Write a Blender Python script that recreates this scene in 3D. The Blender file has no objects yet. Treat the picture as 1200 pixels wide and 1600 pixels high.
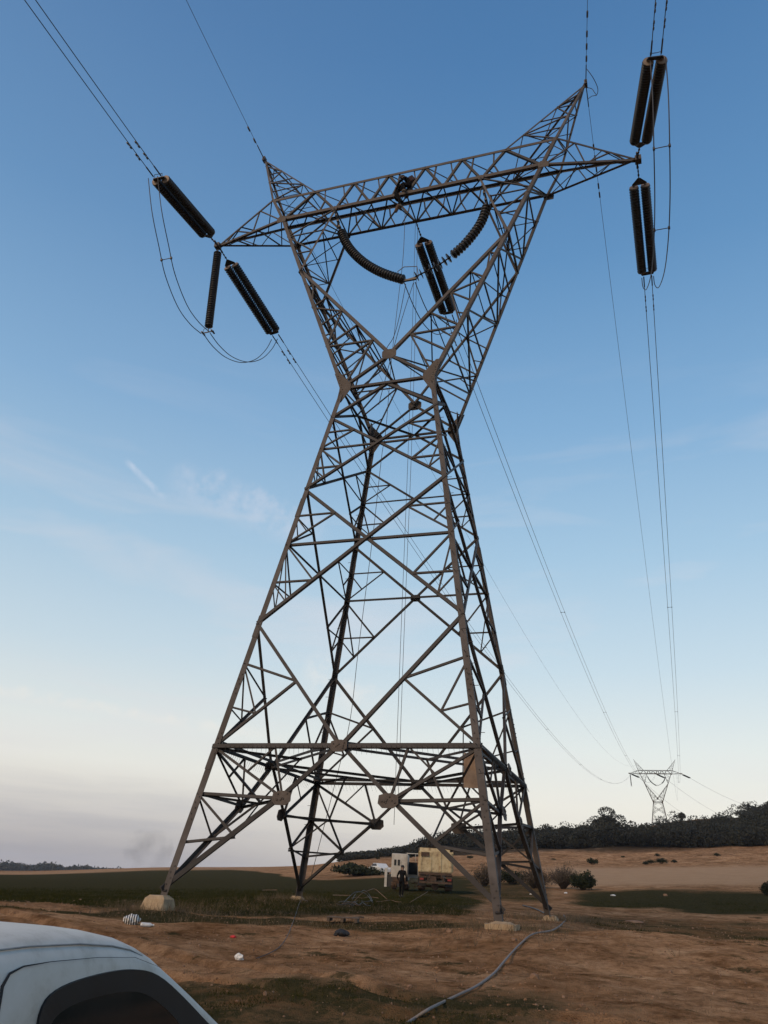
import bpy, bmesh, math, random
import numpy as np
from mathutils import Vector, Matrix, Quaternion, noise as mnoise
random.seed(7); rng = np.random.default_rng(7)
scene = bpy.context.scene
col = scene.collection
R_ = math.radians

# ------------------------------------------------------------------ camera
CAM = Vector((9.8693, -30.4266, 0.4531))
YAW, PITCH, ROLL, FPX = -0.3305, 0.4458, 0.0567, 1244.3
fw = Vector((math.sin(YAW)*math.cos(PITCH), math.cos(YAW)*math.cos(PITCH), math.sin(PITCH)))
r0 = Vector((math.cos(YAW), -math.sin(YAW), 0)); u0 = r0.cross(fw)
rt = r0*math.cos(ROLL) + u0*math.sin(ROLL); up = u0*math.cos(ROLL) - r0*math.sin(ROLL)
cd = bpy.data.cameras.new('camera'); cam = bpy.data.objects.new('camera', cd); col.objects.link(cam)
cam.matrix_world = Matrix(((rt.x, up.x, -fw.x, CAM.x), (rt.y, up.y, -fw.y, CAM.y), (rt.z, up.z, -fw.z, CAM.z), (0, 0, 0, 1)))
cd.sensor_fit = 'HORIZONTAL'; cd.sensor_width = 36; cd.lens = 36*FPX/1200
cd.clip_start = 0.1; cd.clip_end = 20000
scene.camera = cam
scene.render.resolution_x, scene.render.resolution_y = 768, 1024
scene.view_settings.view_transform = 'Standard'; scene.view_settings.look = 'None'
scene.view_settings.gamma = 1; scene.view_settings.exposure = 0.0

# ------------------------------------------------------------------ world: dusk sky
SUN_EL, SUN_AZ = 6.0, 205.0     # degrees; azimuth clockwise from +Y, behind the camera
w = bpy.data.worlds.new('World'); scene.world = w; w.use_nodes = True
nt = w.node_tree; N = nt.nodes; L = nt.links; N.clear()
def nd(nt_, t, **k):
    n = nt_.nodes.new(t)
    for a, b in k.items(): setattr(n, a, b)
    return n
def ramp(nt_, stops, interp='LINEAR'):
    r = nt_.nodes.new('ShaderNodeValToRGB'); r.color_ramp.interpolation = interp
    e = r.color_ramp.elements
    while len(e) < len(stops): e.new(0.5)
    for el, (p, c) in zip(e, stops):
        el.position = p; el.color = (*c, 1) if len(c) == 3 else c
    return r
def srgb(r, g, b):
    f = lambda c: (c/255/12.92) if c/255 <= .04045 else ((c/255+.055)/1.055)**2.4
    return (f(r), f(g), f(b))
out = nd(nt, 'ShaderNodeOutputWorld'); bg = nd(nt, 'ShaderNodeBackground')
tc = nd(nt, 'ShaderNodeTexCoord'); sep = nd(nt, 'ShaderNodeSeparateXYZ')
L.new(tc.outputs['Generated'], sep.inputs[0])
sky = nd(nt, 'ShaderNodeTexSky', sky_type='NISHITA', sun_disc=False, sun_elevation=R_(SUN_EL), sun_rotation=R_(SUN_AZ))
sky.air_density = 1.0; sky.dust_density = 0.6; sky.ozone_density = 2.0
# elevation gradient of the dusk sky (z = sine of the elevation)
rp = ramp(nt, [(0.0, srgb(210, 202, 194)), (0.05, srgb(226, 218, 209)), (0.10, srgb(232, 227, 217)), (0.16, srgb(222, 226, 222)), 
               (0.25, srgb(194, 212, 222)), (0.38, srgb(160, 192, 216)), (0.52, srgb(126, 167, 204)), (0.68, srgb(93, 139, 184)), (0.82, srgb(74, 119, 167)), (1.0, srgb(56, 96, 143))])
L.new(sep.outputs['Z'], rp.inputs[0])
# thin high cloud
mp = nd(nt, 'ShaderNodeMapping'); mp.inputs['Scale'].default_value = (1.2, 1.2, 7.0); mp.inputs['Rotation'].default_value = (0.12, 0.1, 0.3)
L.new(tc.outputs['Generated'], mp.inputs[0])
n1 = nd(nt, 'ShaderNodeTexNoise'); n1.inputs['Scale'].default_value = 2.2; n1.inputs['Detail'].default_value = 6; n1.inputs['Roughness'].default_value = .55; n1.inputs['Distortion'].default_value = .5
L.new(mp.outputs[0], n1.inputs['Vector'])
cr = ramp(nt, [(0.50, (0, 0, 0)), (0.78, (1, 1, 1))]); L.new(n1.outputs['Fac'], cr.inputs[0])
br = ramp(nt, [(0.0, (.3, .3, .3)), (0.12, (.55, .55, .55)), (0.42, (.38, .38, .38)), (0.6, (0, 0, 0))]); L.new(sep.outputs['Z'], br.inputs[0])
mu = nd(nt, 'ShaderNodeMath', operation='MULTIPLY'); L.new(cr.outputs[0], mu.inputs[0]); L.new(br.outputs[0], mu.inputs[1])
mc = nd(nt, 'ShaderNodeMix', data_type='RGBA'); mc.inputs['B'].default_value = (*srgb(222, 216, 218), 1)
L.new(mu.outputs[0], mc.inputs['Factor']); L.new(rp.outputs[0], mc.inputs['A'])
# the side opposite the sunset is a dull mauve near the ground
hx = nd(nt, 'ShaderNodeMapRange'); hx.inputs['From Min'].default_value = -.12; hx.inputs['From Max'].default_value = -.52; L.new(sep.outputs['X'], hx.inputs[0])
hz0 = ramp(nt, [(0.0, (1, 1, 1)), (0.03, (.85, .85, .85)), (0.075, (.42, .42, .42)), (0.12, (.06, .06, .06))]); L.new(sep.outputs['Z'], hz0.inputs[0])
hm_ = nd(nt, 'ShaderNodeMath', operation='MULTIPLY'); L.new(hx.outputs[0], hm_.inputs[0]); L.new(hz0.outputs[0], hm_.inputs[1])
mv = nd(nt, 'ShaderNodeMix', data_type='RGBA'); mv.inputs['B'].default_value = (*srgb(165, 161, 168), 1); L.new(hm_.outputs[0], mv.inputs['Factor']); L.new(mc.outputs['Result'], mv.inputs['A'])
# low mauve cloud bars just above that horizon
mpb = nd(nt, 'ShaderNodeMapping'); mpb.inputs['Scale'].default_value = (2.2, 2.2, 26.0); L.new(tc.outputs['Generated'], mpb.inputs[0])
nb = nd(nt, 'ShaderNodeTexNoise'); nb.inputs['Scale'].default_value = 1.6; nb.inputs['Detail'].default_value = 7; nb.inputs['Roughness'].default_value = .6; L.new(mpb.outputs[0], nb.inputs['Vector'])
cb = ramp(nt, [(0.47, (0, 0, 0)), (0.62, (1, 1, 1))]); L.new(nb.outputs['Fac'], cb.inputs[0])
zb = ramp(nt, [(0.0, (.3, .3, .3)), (0.05, (.3, .3, .3)), (0.09, (.14, .14, .14)), (0.14, (0, 0, 0))]); L.new(sep.outputs['Z'], zb.inputs[0])
q1 = nd(nt, 'ShaderNodeMath', operation='MULTIPLY'); L.new(cb.outputs[0], q1.inputs[0]); L.new(zb.outputs[0], q1.inputs[1])
q2 = nd(nt, 'ShaderNodeMath', operation='MULTIPLY'); L.new(q1.outputs[0], q2.inputs[0]); L.new(hx.outputs[0], q2.inputs[1])
mvb = nd(nt, 'ShaderNodeMix', data_type='RGBA'); mvb.inputs['B'].default_value = (*srgb(150, 150, 164), 1); L.new(q2.outputs[0], mvb.inputs['Factor']); L.new(mv.outputs['Result'], mvb.inputs['A'])
# a short piece of old vapour trail
def _ray(px, py): return (fw + rt*((px-600)/FPX) - up*((py-800)/FPX)).normalized()
def dotn(v):
    x = nd(nt, 'ShaderNodeVectorMath', operation='DOT_PRODUCT'); x.inputs[1].default_value = tuple(v); L.new(tc.outputs['Generated'], x.inputs[0]); return x.outputs['Value']
n2 = nd(nt, 'ShaderNodeTexNoise'); n2.inputs['Scale'].default_value = 38; n2.inputs['Detail'].default_value = 7; n2.inputs['Roughness'].default_value = .65; L.new(tc.outputs['Generated'], n2.inputs['Vector'])
def trail(src, p, q, width, strength, colr, rag):
    ta, tb_ = _ray(*p), _ray(*q); tn_ = ta.cross(tb_).normalized(); tm_ = (ta+tb_).normalized(); ch = ta.dot(tm_)
    ab = nd(nt, 'ShaderNodeMath', operation='MULTIPLY_ADD'); L.new(n2.outputs['Fac'], ab.inputs[0]); ab.inputs[1].default_value = rag; ab.inputs[2].default_value = -rag/2
    ad = nd(nt, 'ShaderNodeMath', operation='ADD'); L.new(dotn(tn_), ad.inputs[0]); L.new(ab.outputs[0], ad.inputs[1]); aa = nd(nt, 'ShaderNodeMath', operation='ABSOLUTE'); L.new(ad.outputs[0], aa.inputs[0])
    m1_ = nd(nt, 'ShaderNodeMapRange', interpolation_type='SMOOTHSTEP'); m1_.inputs['From Min'].default_value = width; m1_.inputs['From Max'].default_value = width*.05; L.new(aa.outputs[0], m1_.inputs[0])
    m2_ = nd(nt, 'ShaderNodeMapRange', interpolation_type='SMOOTHSTEP'); m2_.inputs['From Min'].default_value = ch; m2_.inputs['From Max'].default_value = ch+(1-ch)*.7; L.new(dotn(tm_), m2_.inputs[0])
    m3_ = nd(nt, 'ShaderNodeMath', operation='MULTIPLY'); L.new(m1_.outputs[0], m3_.inputs[0]); L.new(m2_.outputs[0], m3_.inputs[1])
    nv = nd(nt, 'ShaderNodeMapRange'); nv.inputs['From Min'].default_value = .35; nv.inputs['From Max'].default_value = .65; L.new(n2.outputs['Fac'], nv.inputs[0]); m5 = nd(nt, 'ShaderNodeMath', operation='MULTIPLY'); L.new(m3_.outputs[0], m5.inputs[0]); L.new(nv.outputs[0], m5.inputs[1])
    m4_ = nd(nt, 'ShaderNodeMath', operation='MULTIPLY'); L.new(m5.outputs[0], m4_.inputs[0]); m4_.inputs[1].default_value = strength
    mt = nd(nt, 'ShaderNodeMix', data_type='RGBA'); mt.inputs['B'].default_value = (*srgb(*colr), 1); L.new(m4_.outputs[0], mt.inputs['Factor']); L.new(src, mt.inputs['A']); return mt.outputs['Result']
sk_ = trail(mvb.outputs['Result'], (192, 716), (262, 784), .006, .55, (205, 212, 226), .012)
sk_ = trail(sk_, (-200, 1045), (470, 1160), .010, .45, (236, 228, 218), .02)
sk_ = trail(sk_, (250, 740), (520, 850), .035, .40, (214, 214, 224), .05)
sk_ = trail(sk_, (470, 1030), (600, 1130), .030, .6, (232, 226, 220), .05)
# a share of the physical sky tints the gradient by azimuth
ms = nd(nt, 'ShaderNodeMix', data_type='RGBA', blend_type='ADD'); ms.inputs['Factor'].default_value = 0.02
L.new(sk_, ms.inputs['A']); L.new(sky.outputs[0], ms.inputs['B'])
L.new(ms.outputs['Result'], bg.inputs['Color']); bg.inputs['Strength'].default_value = 1.04
L.new(bg.outputs[0], out.inputs[0])

sl = bpy.data.lights.new('sun', 'SUN'); sun = bpy.data.objects.new('sun', sl); col.objects.link(sun)
sl.energy = 2.0; sl.angle = R_(24); sl.color = (1.0, 0.68, 0.40)
sd = Vector((math.sin(R_(SUN_AZ))*math.cos(R_(36)), math.cos(R_(SUN_AZ))*math.cos(R_(36)), math.sin(R_(36))))
sun.rotation_euler = (-sd).to_track_quat('-Z', 'Y').to_euler()

# ------------------------------------------------------------------ helpers
def pray(px, py):
    d = fw + rt*((px-600)/FPX) - up*((py-800)/FPX)
    return d.normalized()
def at(px, py, r):
    """point on that line of sight at horizontal distance r"""
    d = pray(px, py); return CAM + d*(r/math.hypot(d.x, d.y))
def tag(o, label=None, cat=None, group=None, kind=None):
    for k, v in (('label', label), ('category', cat), ('group', group), ('kind', kind)):
        if v: o[k] = v
    return o
def empty(name, loc=(0, 0, 0), rz=0, label=None, cat=None, group=None):
    o = bpy.data.objects.new(name, None); col.objects.link(o); o.location = loc; o.rotation_euler = (0, 0, rz)
    o.empty_display_size = .3
    return tag(o, label, cat, group)
def children(o): return [c for c in bpy.data.objects if c.parent == o]
def copy_tree(o, parent=None):
    c = o.copy(); col.objects.link(c); c.parent = parent
    for ch in children(o): copy_tree(ch, c)
    return c
class MB:
    def __init__(s): s.v = []; s.f = []; s.m = []; s.mi = 0
    def add(s, vs, fs):
        b = len(s.v); s.v.extend([tuple(x) for x in vs]); s.f.extend([tuple(i+b for i in f) for f in fs]); s.m.extend([s.mi]*len(fs))
    def build(s, name, mat, parent=None, smooth=False, loc=None):
        me = bpy.data.meshes.new(name); me.from_pydata(s.v, [], s.f)
        for m in (mat if isinstance(mat, (list, tuple)) else [mat]): me.materials.append(m)
        if any(s.m): me.polygons.foreach_set('material_index', s.m)
        if smooth: me.polygons.foreach_set('use_smooth', [True]*len(s.f))
        me.update(); o = bpy.data.objects.new(name, me); col.objects.link(o)
        if parent: o.parent = parent
        if loc is not None: o.location = loc
        return o
    def box(s, c, sz, rot=None, taper=1.0):
        hx, hy, hz = sz[0]/2, sz[1]/2, sz[2]/2
        vs = [Vector((x*hx*(taper if z > 0 else 1), y*hy*(taper if z > 0 else 1), z*hz)) for z in (-1, 1) for y in (-1, 1) for x in (-1, 1)]
        if rot is not None: vs = [rot @ v for v in vs]
        c = Vector(c); s.add([v+c for v in vs], [(0, 2, 3, 1), (4, 5, 7, 6), (0, 1, 5, 4), (2, 6, 7, 3), (0, 4, 6, 2), (1, 3, 7, 5)])
    def L(s, p, q, wd, uf, vf, t=None):
        """rolled steel angle: heel on p-q, flanges along uf and vf"""
        p, q = Vector(p), Vector(q); d = (q-p)
        if d.length < 1e-4: return
        d.normalize(); t = t or wd*.12
        u = (uf - d*uf.dot(d)).normalized(); v = vf - d*vf.dot(d); v = (v - u*v.dot(u))
        if v.length < 1e-5: v = d.cross(u)
        v.normalize()
        prof = [(0, 0), (wd, 0), (wd, t), (t, t), (t, wd), (0, wd)]
        vs = [e + u*a + v*b for e in (p, q) for a, b in prof]
        s.add(vs, [(i, (i+1) % 6, 6+(i+1) % 6, 6+i) for i in range(6)] + [(5, 4, 3, 2, 1, 0), (6, 7, 8, 9, 10, 11)])
    def tube(s, pts, r, n=6, cap=True):
        pts = [Vector(p) for p in pts]; k = len(pts); rr = r if isinstance(r, (list, tuple)) else [r]*k
        T = []
        for i in range(k):
            d = pts[min(i+1, k-1)] - pts[max(i-1, 0)]; T.append(d.normalized() if d.length > 1e-9 else Vector((0, 0, 1)))
        a = Vector((0, 0, 1)) if abs(T[0].z) < .9 else Vector((1, 0, 0))
        u = (a - T[0]*a.dot(T[0])).normalized(); vs = []
        for i in range(k):
            u = (u - T[i]*u.dot(T[i])).normalized(); v = T[i].cross(u)
            for j in range(n):
                an = 2*math.pi*j/n; vs.append(pts[i] + (u*math.cos(an) + v*math.sin(an))*rr[i])
        fs = [(i*n+j, i*n+(j+1) % n, (i+1)*n+(j+1) % n, (i+1)*n+j) for i in range(k-1) for j in range(n)]
        if cap: fs += [tuple(range(n-1, -1, -1)), tuple((k-1)*n+j for j in range(n))]
        s.add(vs, fs)
    def plate(s, c, u, v, pts, t=.02):
        c = Vector(c); u = u.normalized(); v = (v - u*v.dot(u)).normalized(); n = u.cross(v)
        k = len(pts); vs = [c + u*a + v*b + n*h for h in (-t/2, t/2) for a, b in pts]
        s.add(vs, [tuple(range(k-1, -1, -1)), tuple(range(k, 2*k))] + [(i, (i+1) % k, k+(i+1) % k, k+i) for i in range(k)])

# ------------------------------------------------------------------ materials
def mat(name, colr, rough=.6, metal=0., var=.25, scale=6., c2=None, c3=None, bump=0., bscale=30., coords='Object', spec=None, det=6.):
    m = bpy.data.materials.new(name); m.use_nodes = True; t = m.node_tree; b = t.nodes['Principled BSDF']
    b.inputs['Roughness'].default_value = rough; b.inputs['Metallic'].default_value = metal
    if spec is not None: b.inputs['Specular IOR Level'].default_value = spec
    tc = nd(t, 'ShaderNodeTexCoord'); n = nd(t, 'ShaderNodeTexNoise'); n.inputs['Scale'].default_value = scale; n.inputs['Detail'].default_value = det
    n.inputs['Roughness'].default_value = .65
    t.links.new(tc.outputs[coords], n.inputs['Vector'])
    lo = c2 if c2 else tuple(c*(1-var) for c in colr); hi = c3 if c3 else tuple(min(1, c*(1+var)) for c in colr)
    r = ramp(t, [(.30, lo), (.5, colr), (.70, hi)]); t.links.new(n.outputs['Fac'], r.inputs[0]); t.links.new(r.outputs[0], b.inputs['Base Color'])
    rr = nd(t, 'ShaderNodeMapRange'); rr.inputs['To Min'].default_value = max(0, rough-.12); rr.inputs['To Max'].default_value = min(1, rough+.12)
    t.links.new(n.outputs['Fac'], rr.inputs[0]); t.links.new(rr.outputs[0], b.inputs['Roughness'])
    if bump:
        n2 = nd(t, 'ShaderNodeTexNoise'); n2.inputs['Scale'].default_value = bscale; n2.inputs['Detail'].default_value = 5
        t.links.new(tc.outputs[coords], n2.inputs['Vector']); bp = nd(t, 'ShaderNodeBump'); bp.inputs['Strength'].default_value = bump; bp.inputs['Distance'].default_value = .02
        t.links.new(n2.outputs['Fac'], bp.inputs['Height']); t.links.new(bp.outputs[0], b.inputs['Normal'])
    return m
M = {}
M['steel'] = mat('weathered_steel', (.066, .056, .052), .7, .15, scale=.8, c2=(.036, .028, .024), c3=(.112, .10, .095), det=10, bump=.15)
M['steel2'] = mat('weathered_bracing', (.038, .034, .033), .68, .15, scale=1.3, c2=(.021, .018, .016), c3=(.066, .061, .060), det=10)
M['plate'] = mat('gusset_steel', (.072, .056, .047), .72, .1, scale=3, c2=(.04, .031, .026), c3=(.11, .09, .075))
M['porcelain'] = mat('dark_insulator', (.008, .007, .007), .45, 0, var=.3, scale=4)
M['cap'] = mat('insulator_cap', (.20, .15, .115), .6, .2, scale=9)
M['cable'] = mat('aluminium_cable', (.045, .045, .05), .55, .3, scale=3)
M['hardware'] = mat('line_hardware', (.05, .045, .042), .5, .5, scale=9)
M['rope'] = mat('rope_fibre', (.09, .08, .07), .9, scale=9)
M['concrete'] = mat('plinth_concrete', (.36, .26, .155), .92, 0, scale=3.5, c2=(.22, .155, .095), c3=(.44, .34, .22), bump=.5, bscale=14)
M['bark'] = mat('bark', (.06, .045, .035), .95, scale=8)
M['leaf'] = mat('leaf_dark', (.024, .03, .016), .8, scale=1.7, c2=(.013, .016, .009), c3=(.045, .05, .026), spec=.1)
M['leafdry'] = mat('leaf_dry', (.075, .055, .035), .9, scale=3)
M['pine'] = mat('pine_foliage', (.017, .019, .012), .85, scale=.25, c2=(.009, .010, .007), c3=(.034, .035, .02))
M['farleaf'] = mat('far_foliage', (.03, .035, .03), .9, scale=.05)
M['grass'] = mat('grass_blades', (.034, .035, .009), .9, spec=0.0, scale=.8, c2=(.022, .026, .008), c3=(.06, .05, .02))
M['dry'] = mat('dry_weeds', (.11, .078, .042), .9, scale=2)
M['stone'] = mat('stone', (.19, .11, .065), .95, scale=.7, c2=(.10, .055, .03), c3=(.30, .20, .13))
M['black'] = mat('black_rubber', (.012, .012, .013), .75, scale=8)
M['dark'] = mat('dark_metal', (.03, .026, .022), .6, .2, scale=8)
M['rust'] = mat('rusty_chassis', (.075, .045, .03), .85, .1, scale=5, c2=(.04, .025, .018), c3=(.13, .08, .05))

# ------------------------------------------------------------------ terrain
PX = [-900, -300, 0, 250, 430, 560, 660, 800, 930, 1060, 1200, 1500]
AZ = []
for x in PX:
    d = pray(x, 1400 - 0.0); AZ.append(math.atan2(d.x, d.y))
RR = [0, 6, 10, 14, 18, 22, 26, 30, 36, 45, 60, 80, 110, 150, 200, 260, 330, 430, 600, 1200, 6000]
near = [-1.45, -1.4, -1.33, -1.22, -1.0, -.72, -.5]
T = {
 -900: near+[-.5]*9+[-.4, -.2, .3, .9, 0],
 -300: near+[-.5]*9+[-.4, -.2, .3, .9, 0],
 0:    near+[-.52, -.55, -.6, -.65, -.65, -.6, -.55, -.5, -.4, -.3, -.1, .3, 1.1, 1],
 250:  near+[-.47, -.5, -.4, -.2, .0, .5, 1.2, 2, 3.2, 4.6, 6.2, 9.2, 8, 2],
 430:  near+[-.4, -.1, .02, .15, .5, 1.1, 1.9, 3.2, 5.0, 7, 9.3, 11, 9, 2],
 560:  near+[-.4, -.15, .05, .3, .9, 2.0, 3.9, 6.9, 9.6, 10.5, 11, 10, 8, 2],
 660:  near+[-.38, -.15, .1, .5, 1.0, 2.5, 5.2, 8.6, 11.6, 12.5, 12, 11, 8, 2],
 800:  near[:-2]+[-.55, -.34]+[-.3, -.18, .1, .55, 1.3, 3.3, 6.2, 9.6, 13.4, 16.5, 16, 14, 9, 2],
 930:  near[:-2]+[-.55, -.36]+[-.3, -.2, .0, .55, 1.75, 3.6, 6.2, 9.9, 16.6, 23.0, 22, 17, 10, 2],
 1060: near[:-2]+[-.6, -.4]+[-.3, -.2, .05, .75, 2.2, 4.2, 6.9, 10.8, 17.8, 35, 28, 20, 10, 2],
 1200: near[:-2]+[-.6, -.4]+[-.3, -.15, .15, .9, 2.5, 4.6, 7.3, 11.4, 22.5, 34.0, 29, 20, 10, 2],
 1500: near[:-2]+[-.6, -.4]+[-.3, -.1, .3, 1.2, 3.0, 5.2, 8.3, 12.5, 25, 37.0, 31, 20, 10, 2],
}
tab = np.array([T[x] for x in PX])
NA, NR = 360, 360
azf = np.linspace(AZ[0], AZ[-1], NA); lrf = np.linspace(math.log(3), math.log(6003), NR)
t1 = np.array([np.interp(azf, AZ, tab[:, j]) for j in range(len(RR))]).T
t2 = np.array([np.interp(np.exp(lrf)-3, RR, t1[i]) for i in range(NA)])
def blur(a, k, ax):
    x = np.arange(-3*k, 3*k+1); g = np.exp(-x*x/2/k/k); g /= g.sum()
    p = np.pad(a, [(3*k, 3*k) if i == ax else (0, 0) for i in range(2)], mode='edge')
    return np.apply_along_axis(lambda v: np.convolve(v, g, 'valid'), ax, p)
t2 = blur(blur(t2, 9, 0), 5, 1)
# cheap value noise, vectorised
_perm = rng.random((256, 256))
def vnoise(x, y, s, seed=0):
    x = x/s + seed*17.31; y = y/s + seed*9.77
    xi = np.floor(x).astype(int); yi = np.floor(y).astype(int); fx = x-xi; fy = y-yi
    fx = fx*fx*(3-2*fx); fy = fy*fy*(3-2*fy)
    g = lambda i, j: _perm[i & 255, j & 255]
    return (g(xi, yi)*(1-fx)+g(xi+1, yi)*fx)*(1-fy)+(g(xi, yi+1)*(1-fx)+g(xi+1, yi+1)*fx)*fy
def fbm(x, y, s, o=4, seed=0):
    r = 0; a = .5; n = 0
    for i in range(o): r = r + a*vnoise(x, y, s/2**i, seed+i); n += a; a *= .5
    return r/n - .5
def sstep(a, b, x):
    t = np.clip((x-a)/(b-a), 0, 1); return t*t*(3-2*t)
FEET = {'A': (-5.506, -5.562, .006), 'B': (5.514, -5.57, -.044), 'C': (5.506, 5.563, .003), 'D': (-5.483, 5.54, .153)}
FG = {'A': -.38, 'B': -.27, 'C': -.2, 'D': .0}
def height(x, y):
    x = np.asarray(x, float); y = np.asarray(y, float)
    dx = x-CAM.x; dy = y-CAM.y; r = np.hypot(dx, dy); az = np.arctan2(dx, dy)
    ia = np.clip((az-azf[0])/(azf[-1]-azf[0])*(NA-1), 0, NA-1.001); ir = np.clip((np.log(r+3)-lrf[0])/(lrf[-1]-lrf[0])*(NR-1), 0, NR-1.001)
    a0 = ia.astype(int); b0 = ir.astype(int); fa = ia-a0; fb = ir-b0
    h = (t2[a0, b0]*(1-fa)+t2[a0+1, b0]*fa)*(1-fb)+(t2[a0, b0+1]*(1-fa)+t2[a0+1, b0+1]*fa)*fb
    # behind the camera everything relaxes to the level ground
    back = sstep(R_(60), R_(120), np.abs(az-R_(-10))); h = h*(1-back)+back*np.minimum(h, -1.3)
    rough_ = sstep(1, 6, r)
    soil = 1 - sstep(30, 40, r)*(1-sstep(R_(-9), R_(-2), az))
    h = h + rough_*soil*(fbm(x, y, 5.5, 4, 1)*.55*(1-sstep(45, 90, r)) + fbm(x, y, .9, 3, 5)*.13*(1-sstep(30, 60, r)) + (fbm(x, y, .34, 2, 8)*.05)*(1-sstep(18, 32, r)))
    slope = sstep(105, 150, r)*(1-sstep(600, 900, r))*sstep(R_(-24), R_(-18), az)
    h = h + slope*(fbm(x, y, 28, 5, 11)*3.2*sstep(110, 240, r) + np.abs(fbm(x+y*.6, y, 14, 4, 15))*1.2) 
    h = h + sstep(60, 200, r)*fbm(x, y, 90, 3, 21)*.7
    # the pads round the four feet
    for k, (fx_, fy_, _) in FEET.items():
        d = np.hypot(x-fx_, y-fy_); wgt = np.exp(-(d/1.6)**2); h = h*(1-wgt)+FG[k]*wgt
    # wheel ruts crossing the soil in front of the tower
    for off, rr_ in ((0, .17), (1.7, .17)):
        dd = (y + 14.5 - off) + .28*(x+2) + .6*np.sin(x*.17); h = h - rr_*np.exp(-(dd/.28)**2)*(1-sstep(24, 34, r)) + .06*np.exp(-((np.abs(dd)-.45)/.2)**2)*(1-sstep(24, 34, r))
    return h
def gz(x, y): return float(height(np.array([x]), np.array([y]))[0])
def ground(px, py, rmax=900):
    d = pray(px, py); k = 1/math.hypot(d.x, d.y); r = np.geomspace(3, rmax, 4000)
    X = CAM.x+d.x*k*r; Y = CAM.y+d.y*k*r; Z = CAM.z+d.z*k*r; hit = np.nonzero(Z < height(X, Y))[0]
    i = hit[0] if len(hit) else len(r)-1
    return Vector((X[i], Y[i], float(height(X[i:i+1], Y[i:i+1])[0])))
def gat(px, r, py=1400):
    p = at(px, py, r); return Vector((p.x, p.y, gz(p.x, p.y)))

def build_ground():
    fine = np.arange(R_(-62), R_(28), R_(.22)); rest = np.arange(R_(28), R_(298), R_(3.0))
    az = np.concatenate([fine, rest]); nr_ = 760
    r = np.concatenate([[0.3], np.geomspace(.8, 3500, nr_-1)])
    A, Rg = np.meshgrid(az, r); X = CAM.x+np.sin(A)*Rg; Y = CAM.y+np.cos(A)*Rg; Z = height(X, Y)
    na = len(az); v = np.stack([X, Y, Z], -1).reshape(-1, 3)
    i = np.arange(nr_-1)[:, None]*na; j = np.arange(na)[None, :]; j2 = (j+1) % na
    q = np.stack([i+j, i+j2, i+na+j2, i+na+j], -1).reshape(-1, 4)[:, ::-1]
    me = bpy.data.meshes.new('ground'); me.vertices.add(len(v)); me.vertices.foreach_set('co', v.ravel())
    me.loops.add(q.size); me.loops.foreach_set('vertex_index', q.ravel().astype(np.int32)); me.polygons.add(len(q))
    me.polygons.foreach_set('loop_start', np.arange(0, q.size, 4, dtype=np.int32)); me.polygons.foreach_set('loop_total', np.full(len(q), 4, dtype=np.int32))
    me.update(calc_edges=True); me.validate(); me.polygons.foreach_set('use_smooth', [True]*len(q))
    x, y = v[:, 0], v[:, 1]; g, p, s = masks(x, y)
    for nm, arr in (('green', g), ('pale', p), ('scrub', s)):
        a = me.attributes.new(nm, 'FLOAT', 'POINT'); a.data.foreach_set('value', arr.astype(np.float32))
    o = bpy.data.objects.new('ground', me); col.objects.link(o); o['kind'] = 'structure'
    me.materials.append(ground_mat()); return o
def masks(x, y):
    dx = x-CAM.x; dy = y-CAM.y; r = np.hypot(dx, dy); az = np.degrees(np.arctan2(dx, dy))
    n1_ = fbm(x, y, 6, 4, 31)*2; n2_ = fbm(x, y, 2.2, 3, 37)*2; n3_ = fbm(x, y, 40, 4, 43)*2
    # near dark grass in front of the camera
    g = (1-sstep(14.5, 19, r+n1_*5))*(.62-.30*sstep(-14, -4, az))+(n2_*.22+n1_*.2)*(1-sstep(17, 23, r))
    # grass patches on and round the pad
    g = np.maximum(g, .62*sstep(25.5, 27.5, r+n2_*1.5)*(1-sstep(29.5, 31, r+n2_*2))*sstep(0.0, .35, n1_+.22))
    # the green field behind on the left and in the middle
    edge = 31 + 3*sstep(-27, -20, az)
    left = 1-sstep(-14, -9, az + n1_*1.5)
    g = np.maximum(g, left*sstep(edge-2, edge+3, r+n1_*5)*(1-sstep(.82, 1.1, (r+n3_*30)/(112+143*(1-sstep(-28, -21.5, az)))))*.95)
    mid = sstep(-17, -14, az)*(1-sstep(-8, -5, az))
    g = np.maximum(g, mid*sstep(44, 60, r)*(1-sstep(85, 105, r+n1_*10))*.55)
    rgt = sstep(-8, -4, az + n1_)
    g = np.maximum(g, rgt*sstep(50, 58, r+n1_*7)*(1-sstep(68, 92, r+n3_*10+n1_*6))*.72)
    g = np.maximum(g, rgt*sstep(31, 34, r+n1_*6)*(1-sstep(40, 48, r+n1_*6))*.5)
    # pale stubble field on the right, pale strips far left
    p = sstep(-8, -5, az+n3_*1.5)*sstep(80, 92, r+n3_*6)*(1-sstep(130, 146, r+n3_*8))
    p = np.maximum(p, (1-sstep(-30, -24, az))*sstep(150, 190, r)*(1-sstep(260, 420, r))*.35)
    # scrubby hill floor
    s = sstep(-22, -17, az)*sstep(205, 225, r+n3_*10)*(1-sstep(288, 305, r)*sstep(-4, -2.5, az)*(1-sstep(2.5, 4, az))*.95)
    s = np.maximum(s, sstep(420, 700, r))
    return np.clip(g, 0, 1), np.clip(p, 0, 1), np.clip(s, 0, 1)
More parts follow.
